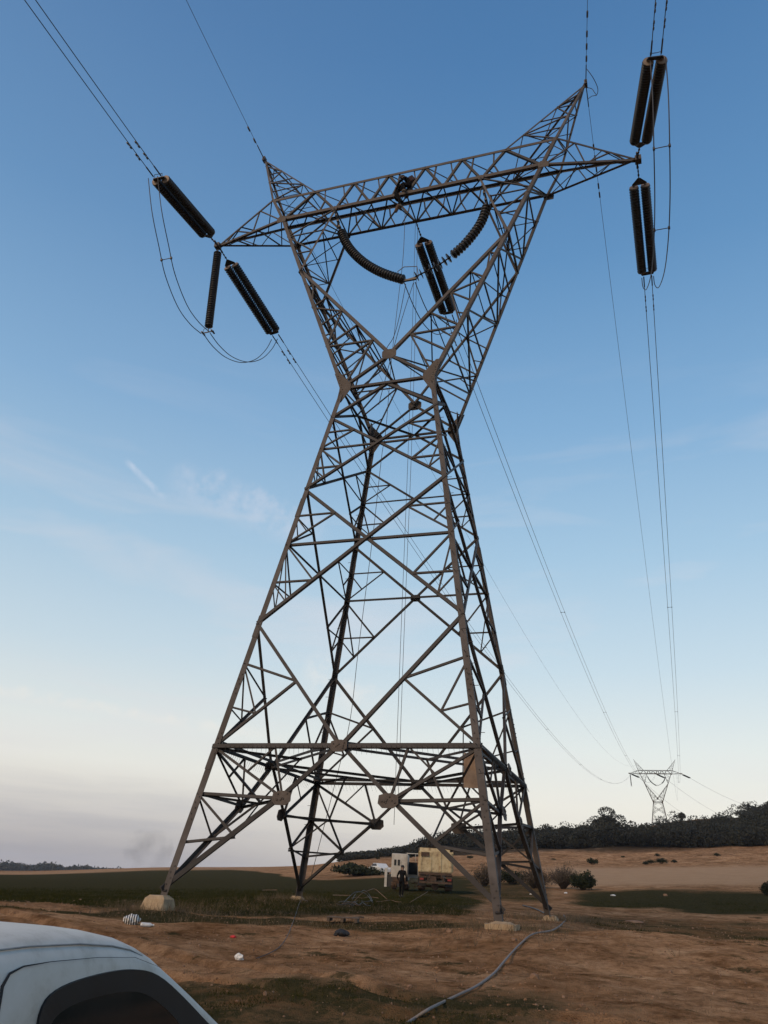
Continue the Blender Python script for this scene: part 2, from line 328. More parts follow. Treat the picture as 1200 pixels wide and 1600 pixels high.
def ground_mat():
    m = bpy.data.materials.new('ground_earth'); m.use_nodes = True; t = m.node_tree; b = t.nodes['Principled BSDF']; K = t.links.new
    b.inputs['Roughness'].default_value = .95; b.inputs['Specular IOR Level'].default_value = 0.0
    tc = nd(t, 'ShaderNodeTexCoord')
    def noise_(s, d=6, r=.6):
        n = nd(t, 'ShaderNodeTexNoise'); n.inputs['Scale'].default_value = s; n.inputs['Detail'].default_value = d; n.inputs['Roughness'].default_value = r
        K(tc.outputs['Object'], n.inputs['Vector']); return n
    def mix(f, a, b_):
        x = nd(t, 'ShaderNodeMix', data_type='RGBA')
        if hasattr(f, 'is_linked') or not isinstance(f, float): K(f, x.inputs['Factor'])
        K(a, x.inputs['A']); K(b_, x.inputs['B']); return x.outputs['Result']
    def math_(op, a, b_=None, v=None):
        x = nd(t, 'ShaderNodeMath', operation=op); K(a, x.inputs[0])
        if b_ is not None: K(b_, x.inputs[1])
        elif v is not None: x.inputs[1].default_value = v
        return x.outputs[0]
    nL, nM, nS, nX = noise_(.12), noise_(.55, 12, .74), noise_(5, 8, .75), noise_(40, 3)
    soil = ramp(t, [(.30, (.15, .074, .035)), (.42, (.29, .162, .083)), (.54, (.42, .252, .142)), (.68, (.54, .355, .215))]); K(nM.outputs['Fac'], soil.inputs[0])
    soil2 = ramp(t, [(.3, (.4, .37, .35)), (.5, (1, 1, 1)), (.70, (1.3, 1.3, 1.3))]); K(nS.outputs['Fac'], soil2.inputs[0])  # shares the bump's noise: crevice shade put into the soil colour
    sm = nd(t, 'ShaderNodeMix', data_type='RGBA', blend_type='MULTIPLY'); sm.inputs['Factor'].default_value = .8; K(soil.outputs[0], sm.inputs['A']); K(soil2.outputs[0], sm.inputs['B'])
    big = ramp(t, [(.35, (.68, .66, .64)), (.6, (1.1, 1.08, 1.05))]); K(nL.outputs['Fac'], big.inputs[0])
    sm2 = nd(t, 'ShaderNodeMix', data_type='RGBA', blend_type='MULTIPLY'); sm2.inputs['Factor'].default_value = .9; K(sm.outputs['Result'], sm2.inputs['A']); K(big.outputs[0], sm2.inputs['B'])
    grass = ramp(t, [(.3, (.032, .028, .013)), (.5, (.053, .049, .024)), (.7, (.09, .068, .037))]); K(nS.outputs['Fac'], grass.inputs[0])
    pale = ramp(t, [(.3, (.39, .25, .15)), (.7, (.48, .325, .205))]); K(nM.outputs['Fac'], pale.inputs[0])
    scr = ramp(t, [(.38, (.03, .026, .018)), (.55, (.06, .045, .03)), (.66, (.17, .115, .075))]); K(nL.outputs['Fac'], scr.inputs[0])
    def attr(nm): a = nd(t, 'ShaderNodeAttribute'); a.attribute_name = nm; return a.outputs['Fac']
    # soft threshold: mask + noise
    def thr(nm, amp, lo, hi):
        a = math_('MULTIPLY_ADD', nM.outputs['Fac']); a.node.inputs[1].default_value = amp; K(attr(nm), a.node.inputs[2])
        a2 = math_('MULTIPLY_ADD', nS.outputs['Fac']); a2.node.inputs[1].default_value = amp*.8; K(a, a2.node.inputs[2])
        r = nd(t, 'ShaderNodeMapRange'); r.inputs['From Min'].default_value = lo; r.inputs['From Max'].default_value = hi; K(a2, r.inputs[0]); return r.outputs[0]
    nP = noise_(1.5, 9, .7); mot = ramp(t, [(.34, (.42, .38, .36)), (.47, (.95, .93, .92)), (.62, (1.22, 1.2, 1.18))]); K(nP.outputs['Fac'], mot.inputs[0])
    sm3 = nd(t, 'ShaderNodeMix', data_type='RGBA', blend_type='MULTIPLY'); sm3.inputs['Factor'].default_value = .85; K(sm2.outputs['Result'], sm3.inputs['A']); K(mot.outputs[0], sm3.inputs['B'])
    nW = noise_(.8, 10, .72); wd_ = ramp(t, [(.57, (0, 0, 0)), (.64, (.85, .85, .85))]); K(nW.outputs['Fac'], wd_.inputs[0])
    c0 = mix(wd_.outputs[0], sm3.outputs['Result'], grass.outputs[0])
    c = mix(attr('pale'), c0, pale.outputs[0])
    c = mix(attr('scrub'), c, scr.outputs[0])
    c = mix(thr('green', .8, 1.05, 1.32), c, grass.outputs[0])
    K(c, b.inputs['Base Color'])
    h = math_('MULTIPLY_ADD', nS.outputs['Fac']); h.node.inputs[1].default_value = .55; K(nX.outputs['Fac'], h.node.inputs[2])
    bp = nd(t, 'ShaderNodeBump'); bp.inputs['Strength'].default_value = .9; bp.inputs['Distance'].default_value = .09; K(h, bp.inputs['Height']); K(bp.outputs[0], b.inputs['Normal'])
    return m
build_ground()
#@@TOWER
# ------------------------------------------------------------------ the pylon
ZW = 21.14; WX, WY, SX, SY = 2.2, 2.332, .1564, .1528
LV = {'1': 4.805, '2': 9.506, '3': 13.05, '4': 15.649, '6': 19.503}
SG = {'A': (-1, -1), 'B': (1, -1), 'C': (1, 1), 'D': (-1, 1)}
XB, YB, ZB, XT, YT, ZT = 7.2463, 1.06, 34.11, 8.0144, 1.10, 35.795
XP, ZP, XA, ZA, ZN, KK, XI, XJ = 9.6464, 40.79, 11.786, 34.24, 22.78, .6538, 4.06, 5.37
def legp(n, z):
    return Vector((SG[n][0]*(WX+SX*(ZW-z)), SG[n][1]*(WY+SY*(ZW-z)), z))
def lerp(a, b, t): return a+(b-a)*t
X_, Y_, Z_ = Vector((1, 0, 0)), Vector((0, 1, 0)), Vector((0, 0, 1))
def member(mb, p, q, wd, n, side=0, dz=None):
    """bracing angle in a face whose outward normal is n; side pushes it inside/outside so that crossing bars do not share a plane"""
    p, q = Vector(p), Vector(q); d = (q-p).normalized(); u = n.cross(d)
    if u.z < 0: u = -u
    if wd < .09: wd *= 1.22
    off = n*(side + random.uniform(-.004, .004)); o2 = u*(-wd*.5)
    mb.L(p+off+o2, q+off+o2, wd, u, -n)
def zig(mb, P0, P1, Q0, Q1, n, wd, nrm, mode='z', t0=0., t1=1., flip=0):
    P = [lerp(P0, P1, t0+(t1-t0)*i/n) for i in range(n+1)]; Q = [lerp(Q0, Q1, t0+(t1-t0)*i/n) for i in range(n+1)]
    for i in range(n):
        if mode == 'x': member(mb, P[i], Q[i+1], wd, nrm, .012); member(mb, Q[i], P[i+1], wd, nrm, -.03)
        elif (i+flip) % 2 == 0: member(mb, P[i], Q[i+1], wd, nrm, -.01)
        else: member(mb, Q[i], P[i+1], wd, nrm, -.01)
        if mode in ('zh', 'x') and i: member(mb, P[i], Q[i], wd*.85, nrm, -.045)
def make_tower():
    root = empty('lattice_tower')
    S, S2, PL = M['steel'], M['steel2'], M['plate']
    # legs (angle sections, heel outwards) with splice plates and step bolts
    for n in 'ABCD':
        sx, sy = SG[n]; mb = MB(); p0 = legp(n, FEET[n][2]-.25); p1 = legp(n, ZW)
        brk = [0, .22, .45, .7, 1]; wds = [.235, .225, .21, .20]
        for i in range(4):
            a, b = lerp(p0, p1, brk[i]), lerp(p0, p1, brk[i+1]); h = Vector((sx*.0, 0, 0))
            mb.L(a, b, wds[i], Vector((-sx, 0, 0)), Vector((0, -sy, 0)), .024)
            if i:
                c0 = a - (p1-p0).normalized()*.45; c1 = a + (p1-p0).normalized()*.45; o = Vector((sx*.016, sy*.016, 0))
                mb.L(c0+o, c1+o, .2, Vector((-sx, 0, 0)), Vector((0, -sy, 0)), .014)
        if n in 'DB':
            L_ = (p1-p0).length; k = int(L_/.4)
            for i in range(8, k):
                c = lerp(p0, p1, i/k); dr = Vector((-sx, 0, 0)) if i % 2 else Vector((0, -sy, 0)); oo = Vector((0, sy*.02, 0)) if i % 2 else Vector((sx*.02, 0, 0))
                c2 = c - dr*.02 if False else c + dr*.12
                mb.tube([c2, c2+oo*9], .011, 5)
        # bolt heads along the lowest part of the leg
        for i in range(46):
            c = lerp(p0, p1, .02+i*.0085)
            for dr, nn in ((Vector((-sx, 0, 0)), Vector((0, sy, 0))), (Vector((0, -sy, 0)), Vector((sx, 0, 0)))):
                if i % 12 < 5: mb.box(c+dr*(.07 if i % 2 else .15)+nn*.012, (.035, .035, .035))
        mb.build('leg', S, root)
    faces = [('A', 'B', Vector((0, -1, .15)), 'front'), ('B', 'C', Vector((1, 0, .15)), 'r'), ('D', 'C', Vector((0, 1, .15)), 'b'), ('A', 'D', Vector((-1, 0, .15)), 'l')]
    mids = {}; gus = {}; plates = []
    for fi, (a, b, n, _) in enumerate(faces):
        n = n.normalized(); mb = MB(); hz = (legp(b, 5)-legp(a, 5)).normalized()
        G = lambda l, k: legp(l, LV[k])
        # two X panels (4-6 and 2-4) with redundant members
        for lo, hi, hor in (('4', '6', 0), ('2', '4', 1)):
            A0, B0, A1, B1 = G(a, lo), G(b, lo), G(a, hi), G(b, hi)
            wa = (B0-A0).length; wb = (B1-A1).length; t = wa/(wa+wb); c = lerp(A0, B1, t)
            wm = .125 if hor else .105
            member(mb, A0, B1, wm, n, .03); member(mb, B0, A1, wm, n, -.05)
            mA, mB = lerp(A0, A1, t), lerp(B0, B1, t)
            if hor: member(mb, mA, mB, .10, n, -.10)
            for L0, L1, m_, C0, C1 in ((A0, A1, mA, A0, A1), (B0, B1, mB, B0, B1)):
                if not hor: member(mb, m_, c, .062, n, -.09)
                e = lerp(L0, c, .5); g = lerp(L0, m_, .5); f = lerp(L0, c, .25)
                member(mb, g, e, .06, n, -.012); member(mb, m_, e, .062, n, -.02); member(mb, m_, f, .045, n, -.028); member(mb, g, f, .045, n, -.02)
                e2 = lerp(L1, c, .5); g2 = lerp(m_, L1, .5); h = lerp(m_, e2, .42)
                member(mb, g2, e2, .055, n, -.012); member(mb, m_, e2, .055, n, -.02)
                if hor: member(mb, g2, h, .045, n, -.03)
            if hor and fi == 2: plates.append((c, hz, n, .24))
        # K panel 1-2
        A1, B1, A2, B2 = G(a, '1'), G(b, '1'), G(a, '2'), G(b, '2'); M1 = lerp(A1, B1, .5); mids[a+b] = M1
        member(mb, A2, M1, .125, n, .02); member(mb, B2, M1, .125, n, .02)
        for L1, L2 in ((A1, A2), (B1, B2)):
            e = lerp(L2, M1, .5); g = lerp(L2, L1, .34); g2 = lerp(L2, L1, .69); h = lerp(e, L1, .5)
            member(mb, g, e, .065, n, -.012); member(mb, e, L1, .075, n, -.03); member(mb, g, h, .055, n, -.045); member(mb, g2, h, .05, n, -.02)
            e3 = lerp(e, M1, .5)
        # double horizontal at level 1
        member(mb, A1, B1, .13, n, .05)
        member(mb, A1+Vector((0, 0, .16))-n*.32, B1+Vector((0, 0, .16))-n*.32, .11, n, -.02)
        # struts from the middle down to the feet, kinked at their gussets
        fa, fb = legp(a, FEET[a][2]), legp(b, FEET[b][2])
        for l, f in ((a, fa), (b, fb)):
            l1 = G(l, '1'); zg = lerp(l1, f, .33); k = abs((M1-l1).dot(hz)); 
            Gp = lerp(M1, f, .335) + Vector((0, 0, -.06)) - n*.10; gus[a+b+l] = Gp
            mb.L(M1, Gp, .13, Z_, -n); mb.L(Gp, f+Z_*.15-n*.05, .15, Z_, -n)
            s_ = lerp(Gp, f, .40); u1 = lerp(l1, f, .33); u2 = lerp(l1, f, .66); q1 = lerp(l1, M1, .5)
            member(mb, l1, Gp, .095, n, -.03); member(mb, u1, Gp, .08, n, -.05); member(mb, u1, s_, .07, n, -.02); member(mb, u2, s_, .065, n, -.05)
            member(mb, q1, Gp, .065, n, -.01); member(mb, q1, lerp(l1, Gp, .5), .05, n, -.02)
            dr = (f-M1).normalized(); plates.append((Gp+n*.07, hz, n, .34))
        plates.append((M1+n*.12, hz, n, .30))
        # waist
        A6, B6, A7, B7 = G(a, '6'), G(b, '6'), legp(a, ZW), legp(b, ZW); wm_ = lerp(A7, B7, .5)
        member(mb, A7, B7, .13, n, .02); member(mb, A6, wm_, .12, n, -.03); member(mb, B6, wm_, .12, n, -.03)
        if fi in (1, 3):
            member(mb, A7, lerp(B6, B7, .5), .06, n, -.06)
        mb.build('face_bracing', S2, root)
        # anti-climbing spikes hanging under the level-1 rail
        sp = MB(); cnt = int((B1-A1).length/.17)
        for i in range(3, cnt-2):
            c = lerp(A1, B1, i/cnt) + n*.06; d = (n*.45 - Z_*.95 + hz*.25).normalized(); sp.tube([c, c+d*.36], [.007, .003], 4)
        sp.build('spike_rail', M['dark'], root)
    # plan bracing at level 1, at the struts' gussets, at the waist
    pb = MB(); F = ['AB', 'BC', 'DC', 'AD']
    for i in range(4):
        p, q = mids[F[i]], mids[F[(i+1) % 4]]; member(pb, p, q, .09, Z_, .0); member(pb, p+Z_*.17, q+Z_*.17, .08, Z_, 0)
        cr_ = {0: 'B', 1: 'C', 2: 'D', 3: 'A'}[i]; member(pb, lerp(p, q, .5), legp(cr_, LV['1']), .07, Z_, -.02)
    for l, f1, f2 in (('A', 'ABA', 'ADA'), ('B', 'ABB', 'BCB'), ('C', 'BCC', 'DCC'), ('D', 'DCD', 'ADD')):
        g1, g2 = gus[f1], gus[f2]; member(pb, g1, g2, .075, Z_); m_ = lerp(g1, g2, .5); member(pb, m_, lerp(legp(l, LV['1']), legp(l, FEET[l][2]), .33), .06, Z_, -.02)
        l1 = legp(l, LV['1']); q = lerp(mids[f1[:2]], mids[f2[:2]], .5); member(pb, m_, q, .06, X_); member(pb, m_, l1, .06, X_, .02)
        s1, s2 = lerp(g1, legp(l, 0), .4), lerp(g2, legp(l, 0), .4); member(pb, s1, s2, .055, Z_); member(pb, m_, s1, .055, X_); member(pb, m_, s2, .055, X_, .01)
    pb.build('plan_bracing', S2, root); pb = MB()
    for z in (ZW,):
        c_ = [legp(n, z) for n in 'ABCD']; md = [lerp(c_[i], c_[(i+1) % 4], .5) for i in range(4)]
        for i in range(4): member(pb, md[i], md[(i+1) % 4], .07, Z_, .01*i)
    pb.build('plan_bracing', S2, root)
    # ---- upper frame: two forked arms
    def sp_(n, x, y, z): return Vector((SG[n][0]*x, SG[n][1]*y, z))
    tn = (ZN-ZW)/(ZB-ZW); YN = WY+(YB-WY)*tn
    nF, nR = Vector((0, -YN, ZN)), Vector((0, YN, ZN))
    K = {n: lerp(legp(n, ZW), sp_(n, XB, YB, ZB), KK) for n in 'ABCD'}
    for (a, b, nn, y) in (('A', 'B', nF, -1), ('D', 'C', nR, 1)):
        n = Vector((0, y, .1)).normalized()
        wb = MB()
        for l in (a, b): member(wb, nn, legp(l, ZW), .13, n, .03)
        wb.build('waist_bracing', S2, root)
    for sx, f, r in ((-1, 'A', 'D'), (1, 'B', 'C')):
        mb = MB(); ch = MB()
        for l, nn in ((f, nF), (r, nR)):
            sy = SG[l][1]; o0, o1 = legp(l, ZW), sp_(l, XB, YB, ZB); top = sp_(l, XT, YT, ZT); n = Vector((0, sy, .1)).normalized()
            ch.L(o0, o1, .18, Vector((-sx, 0, 0)), Vector((0, -sy, 0)), .02); ch.L(o1, top, .16, Vector((-sx, 0, 0)), Vector((0, -sy, 0)), .018)
            ch.L(nn, K[l], .15, Vector((-sx, 0, 0)), Vector((0, -sy, 0)), .018)
            bI = sp_(l, XI, YB, ZB); ch.L(K[l], bI, .11, Vector((-sx, 0, 0)), Vector((0, -sy, 0)), .014)
            # lacing of the triangular side
            k = 6; O = [lerp(o0, K[l], i/k) for i in range(k+1)]; I = [lerp(nn, K[l], i/k) for i in range(k+1)]
            for i in range(k):
                wd = .07 if i < 3 else .06
                if i: member(mb, O[i], I[i], wd, n, -.02)
                if i < k-1:
                    member(mb, I[i] if i % 2 else O[i], O[i+1] if i % 2 else I[i+1], wd, n, -.04)
                    if i < 3: member(mb, lerp(O[i], O[i+1], .5), lerp(O[i] if not i % 2 else O[i+1], I[i+1] if not i % 2 else I[i], .4), .045, n, -.05)
            # head triangle knee - beam
            Q0 = o1; zig(mb, K[l], o1, K[l], bI, 3, .055, n, 'zh', .0, 1.0)
        fo, ro = legp(f, ZW), legp(r, ZW); f1, r1 = sp_(f, XB, YB, ZB), sp_(r, XB, YB, ZB); ns = Vector((sx, 0, -.3)).normalized()
        zig(mb, fo, f1, ro, r1, 7, .062, ns, 'zh')                          # outer face
        zig(mb, nF, K[f], nR, K[r], 6, .055, -ns, 'zh')                    # inner face
        member(mb, K[f], K[r], .07, ns, .03)
        zig(mb, K[f], sp_(f, XI, YB, ZB), K[r], sp_(r, XI, YB, ZB), 3, .05, -ns, 'zh')
        member(mb, nF, lerp(ro, K[r], .3), .055, ns, 0)
        ch.build('arm_chord', S, root); mb.build('arm_bracing', S2, root)
    # ---- beam
    bm_ = MB(); bx = [-XB, -XI, -XI/2, 0, XI/2, XI, XB]; tx = [-XT, -XJ, -3.05, -1.02, 1.02, 3.05, XJ, XT]
    for y in (-1, 1):
        n = Vector((0, y, .08)).normalized()
        bm_.L((-XB, y*YB, ZB), (XB, y*YB, ZB), .19, Z_, Vector((0, -y, 0)), .016)
        bm_.L((-XT, y*YT, ZT), (XT, y*YT, ZT), .155, -Z_, Vector((0, -y, 0)), .014)
    bm_.build('beam_chord', S, root)
    bb = MB()
    for y in (-1, 1):
        n = Vector((0, y, .08)).normalized(); B = [Vector((x, y*YB, ZB)) for x in bx]; Tp = [Vector((x, y*YT, ZT)) for x in tx]
        for i in range(1, 6):
            wd = .12
            member(bb, B[i], Tp[i], wd, n, -.02); member(bb, B[i], Tp[i+1], wd, n, -.02)
        member(bb, B[0], Tp[1], .13, n, -.03); member(bb, B[6], Tp[6], .13, n, -.03)
        for i in range(1, 6):           # light redundants
            for T_ in (Tp[i], Tp[i+1]):
                h = lerp(B[i], T_, .5); s_ = 1 if T_.x > B[i].x else -1
                member(bb, h, Vector((lerp(B[i], T_, .5).x+s_*.35, y*YB, ZB)) if abs(h.x+s_*.35) < XB else B[i], .06, n, -.05)
                member(bb, h, Vector((T_.x-s_*.62, y*YT, ZT)), .06, n, -.05)
    # bottom and top plane lacing
    for (xs, y_, z_, nn) in ((bx, YB, ZB, -Z_), (tx, YT, ZT, Z_)):
        for i in range(len(xs)-1):
            a, b = xs[i], xs[i+1]; m_ = (a+b)/2
            if z_ == ZB:
                member(bb, (a, y_, z_), (m_, -y_, z_), .065, nn, -.02); member(bb, (m_, -y_, z_), (b, y_, z_), .065, nn, -.02); member(bb, (a, y_, z_), (a, -y_, z_), .05, nn, -.05)
            else:
                member(bb, (a, -y_, z_), (b, y_, z_), .055, nn, -.02); member(bb, (b, -y_, z_), (a, y_, z_), .045, nn, -.05)
    bb.build('beam_bracing', S2, root)
    # ---- cross-arms and peaks
    for sx, f, r in ((-1, 'A', 'D'), (1, 'B', 'C')):
        tip = Vector((sx*XA, 0, ZA)); fb_, rb_, ft, rt_ = sp_(f, XB, YB, ZB), sp_(r, XB, YB, ZB), sp_(f, XT, YT, ZT), sp_(r, XT, YT, ZT)
        mb = MB()
        for p in (fb_, rb_): mb.L(p, tip, .13, Z_, Vector((0, -1 if p.y > 0 else 1, 0)), .015)
        for p in (ft, rt_): mb.L(p, tip+Z_*.12, .105, -Z_, Vector((0, -1 if p.y > 0 else 1, 0)), .012)
        zig(mb, fb_, tip, rb_, tip, 5, .05, -Z_, 'z', 0, .93)
        for p, q, yy in ((fb_, ft, -1), (rb_, rt_, 1)):
            n = Vector((0, yy, 0)); zig(mb, p, tip, q, tip+Z_*.12, 4, .05, n, 'z', .0, .9)
        zig(mb, ft, tip, rt_, tip, 3, .045, Z_, 'z', 0, .85)
        mb.box(tip+Vector((sx*.05, 0, .04)), (.30, .34, .30)); mb.tube([tip+Vector((0, -.5, 0)), tip+Vector((0, .5, 0))], .05, 8)
        mb.build('cross_arm', S, root)
        pk = MB(); tp = Vector((sx*XP, 0, ZP)); base = [ft, rt_, sp_(r, XJ, YT, ZT), sp_(f, XJ, YT, ZT)]
        for i, p in enumerate(base): pk.L(p, tp, .12 if i < 2 else .085, Vector((-sx if i < 2 else sx, 0, 0)), Vector((0, -1 if p.y > 0 else 1, 0)), .013)
        for i in range(4):
            p, q = base[i], base[(i+1) % 4]; n = ((q-p).cross(tp-p)).normalized(); c_ = (base[0]+base[2])/2
            if n.dot(lerp(p, q, .5)-c_) < 0: n = -n
            zig(pk, p, tp, q, tp, 4, .048, n, 'zh' if i % 2 else 'z', 0, .84, flip=i)
        pk.box(tp, (.16, .3, .3)); pk.build('earth_wire_peak', S, root)
    # ---- gusset plates
    def gpl(c, u, v, pts, t=.022): g = MB(); g.plate(c, u, v, pts, t); 
    for c, u, n, s_ in plates:
        g = MB(); v = n.cross(u); v = v if v.z > 0 else -v
        g.plate(c, u, v, [(-s_, -s_*.35), (-s_*.55, -s_*.75), (s_*.55, -s_*.75), (s_, -s_*.35), (s_*.95, s_*.4), (s_*.3, s_*.6), (-s_*.3, s_*.6), (-s_*.95, s_*.4)], .024)
        for i in range(8): g.box(c+u*random.uniform(-.7, .7)*s_+v*random.uniform(-.35, .35)*s_+n*.02, (.04, .04, .04))
        g.build('gusset_plate', PL, root)
    for l in 'ABCD':
        sx, sy = SG[l]; c = legp(l, ZW)
        for u, n in ((Vector((-sx, 0, 0)), Vector((0, sy, 0))), (Vector((0, -sy, 0)), Vector((sx, 0, 0)))):
            g = MB(); s_ = 1 if abs(u.x) > .5 else .7
            lo = (legp(l, ZW-1)-c).dot(u); hi = (lerp(c, sp_(l, XB, YB, ZB), .08)-c).dot(u)
            g.plate(c+n*.035, u, Z_, [(-.02+lo*.75, -.78), (.20+lo*.75, -.78), (.50*s_, -.12), (.50*s_, .18), (.24+hi*.8, .85), (-.02+hi*.8, .85), (-.03, 0)], .024)
            for i in range(12): g.box(c+n*.05+u*(.06+.05*(i % 2))+Z_*(-.7+i*.125)+u*(lo*max(0, .7-i*.125) + hi*max(0, i*.125-.7)), (.035, .035, .035))
            g.build('gusset_plate', PL, root)
        b_ = sp_(l, XB, YB, ZB); g = MB(); g.plate(b_+Vector((0, sy*.03, 0)), X_, Z_, [(-.24, -.2), (.26, -.2), (.3, .08), (.12, .26), (-.12, .26), (-.26, .1)]); g.build('gusset_plate', PL, root)
    for nn, y in ((nF, -1), (nR, 1)):
        g = MB(); g.plate(nn+Vector((0, y*.04, 0)), X_, Z_, [(-.34, -.10), (-.16, -.24), (.16, -.24), (.34, -.10), (.34, .18), (.20, .28), (-.20, .28), (-.34, .18)], .03); g.build('gusset_plate', PL, root)
    for x in (-XI, XI):
        for y in (-1, 1):
            g = MB(); g.plate(Vector((x, y*(YB+.03), ZB)), X_, Z_, [(-.13, -.12), (.13, -.12), (.17, .08), (0, .18), (-.17, .08)]); g.build('gusset_plate', PL, root)
    return root
tower = make_tower()
tag(tower, 'tall near rust-brown steel lattice pylon with forked top standing on four concrete plinths', 'pylon', 'pylons of the power line')
# concrete plinths: fixed to the tower feet
for n in 'ABCD':
    x, y, z = FEET[n]; b = FG[n]-.25; t = z+.02 if n != 'B' else z-.05
    me = bpy.data.meshes.new('concrete_plinth'); bm = bmesh.new(); rr = [(.38, b), (.37, FG[n]+(.12 if n != 'D' else -.02)), (.30, lerp(FG[n], t, .55)), (.15, t)]
    if n in 'CD': rr = [(.26, b), (.25, FG[n]+.02), (.20, t-.1), (.14, t-.03)]
    if n == 'A': rr = [(.36, b), (.35, FG[n]+.05), (.29, t-.10), (.20, t)]
    ring = []
    for s_, zz in rr:
        k = 16; ring.append([bm.verts.new((x+s_*1.25*math.copysign(abs(math.cos(a))**.35, math.cos(a))+random.uniform(-.02, .02), y+s_*1.25*math.copysign(abs(math.sin(a))**.35, math.sin(a))+random.uniform(-.02, .02), zz+random.uniform(-.015, .015))) for a in [2*math.pi*(i+.5)/k for i in range(k)]])
    for i in range(len(ring)-1):
        for j in range(16): bm.faces.new((ring[i][j], ring[i][(j+1) % 16], ring[i+1][(j+1) % 16], ring[i+1][j]))
    bm.faces.new(ring[-1]); bm.to_mesh(me); bm.free(); me.materials.append(M['concrete'])
    o = bpy.data.objects.new('concrete_plinth', me); col.objects.link(o); o.parent = tower
far = copy_tree(tower); FAR = Vector((11.2, 394, 25.3)); far.location = FAR
tag(far, 'small distant lattice pylon rising behind the wooded hill on the right', 'pylon', 'pylons of the power line')
#@@END
# ------------------------------------------------------------------ insulators
def disc_profile(mb, a, b, pitch, R, n=14, thin=False):
    """stack of bell-shaped sheds from a to b (points) or along a polyline"""
    pts = a if b is None else [a, b]; pts = [Vector(p) for p in pts]; seg = [(pts[i+1]-pts[i]).length for i in range(len(pts)-1)]; L_ = sum(seg)
    k = max(2, int(round(L_/pitch)))
    def P(s):
        s = max(0, min(L_, s)); i = 0
        while i < len(seg)-1 and s > seg[i]: s -= seg[i]; i += 1
        return lerp(pts[i], pts[i+1], s/seg[i])
    fr = [(0, .70), (.15, .74), (.30, .93), (.50, 1.0), (.66, .98), (.78, .80), (.90, .70)]
    if thin: fr = [(0, .14), (.30, .16), (.36, .75), (.44, 1.0), (.50, .95), (.56, .2), (.8, .14)]
    c = []; rr = []
    for i in range(k):
        for f, r in fr: c.append(P((i+f)*L_/k)); rr.append(R*r)
    c.append(P(L_)); rr.append(R*fr[0][1])
    mb.tube(c, rr, n)
def make_twin(L_=6.5, d0=1.35, d1=6.2, sep=.56, R=.25):
    """twin tension string along local +Y"""
    root = empty('insulator_string'); H, PC = M['hardware'], M['porcelain']
    for s in (-1, 1):
        mb = MB(); disc_profile(mb, (s*sep/2, d0, 0), (s*sep/2, d1, 0), .146, R); mb.build('insulator_stack', PC, root, True)
        c = MB(); c.tube([(s*sep/2, d1-.02, 0), (s*sep/2, d1+.02, 0), (s*sep/2, d1+.03, 0), (s*sep/2, d1+.10, 0)], [.225, .22, .07, .05], 14); c.build('end_cap', M['cap'], root); c = MB(); c.tube([(s*sep/2, d0-.10, 0), (s*sep/2, d0-.03, 0), (s*sep/2, d0-.02, 0), (s*sep/2, d0+.02, 0)], [.05, .07, .22, .225], 14); c.build('end_cap', M['cap'], root)
    y = MB(); y.plate((0, d0-.22, 0), X_, Y_, [(-.06, -.22), (.06, -.22), (sep/2+.08, .06), (sep/2+.08, .14), (-sep/2-.08, .14), (-sep/2-.08, .06)], .03); y.build('yoke_plate', H, root)
    y = MB(); y.plate((0, d1+.12, 0), X_, Y_, [(-.3, .12), (.3, .12), (sep/2+.08, -.02), (sep/2+.08, -.08), (-sep/2-.08, -.08), (-sep/2-.08, -.02)], .03)
    y.tube([(-.22, d1+.2, 0), (-.22, d1+.25, .2), (-.1, d1+.05, .36), (.1, d1+.05, .36), (.22, d1+.25, .2), (.22, d1+.2, 0)], .016, 6); y.build('yoke_plate', H, root)
    k = MB(); k.tube([(0, 0, 0), (0, d0-.4, 0)], .03, 6)
    for i in range(5): k.tube([(0, .12+i*.2, 0), (0, .2+i*.2, 0)], .055 if i % 2 else .045, 6)
    k.build('link_rod', H, root)
    return root
def aim(o, p, q):
    d = (Vector(q)-Vector(p)).normalized(); o.location = p; o.rotation_mode = 'QUATERNION'
    x = Vector((d.y, -d.x, 0)).normalized(); z = x.cross(d); o.rotation_quaternion = Matrix((x, d, z)).transposed().to_quaternion()
def on_y(px, py, y):
    d = pray(px, py); t = (y-CAM.y)/d.y; return CAM+d*t
def sphere_pt(tip, px, py, L_):
    d = pray(px, py); o = CAM-tip; b = o.dot(d); c = o.dot(o)-L_*L_; D = max(0, b*b-c)
    a, e = CAM+d*(-b+math.sqrt(D)), CAM+d*(-b-math.sqrt(D)); return a, e
G_INS = 'twin insulator strings of the power line'
tipL, tipR = Vector((-XA, 0, ZA)), Vector((XA, 0, ZA)); midR = Vector((0, YB, ZB))
EN = {}
EN['Lf'] = sphere_pt(tipL, 430, 523, 6.5)[0]; EN['Rf'] = sphere_pt(tipR, 1012, 431, 6.5)[0]; EN['Mf'] = sphere_pt(midR, 701, 492, 6.5)[0]
EN['Ln'] = sphere_pt(tipL, 246, 276, 6.5)[1]; EN['Rn'] = sphere_pt(tipR, 1025, 86, 6.5)[1]
twin0 = make_twin()
tw = [(tipL, 'Lf', 'lower dark twin insulator string at the left cross-arm tip, slanting down right'),
      (tipL, 'Ln', 'upper dark twin insulator string at the left cross-arm tip, slanting up left'),
      (tipR, 'Rn', 'dark twin insulator string rising above the right cross-arm tip to the top edge'),
      (tipR, 'Rf', 'dark twin insulator string hanging below the right cross-arm tip'),
      (midR, 'Mf', 'dark twin insulator string hanging from the middle of the pylon beam')]
for i, (p, k, lb) in enumerate(tw):
    o = twin0 if i == 0 else copy_tree(twin0); aim(o, p, EN[k]); tag(o, lb, 'insulator', G_INS)
FU = Vector((.62, .76, -.18)).normalized()     # the line turns right beyond the far pylon
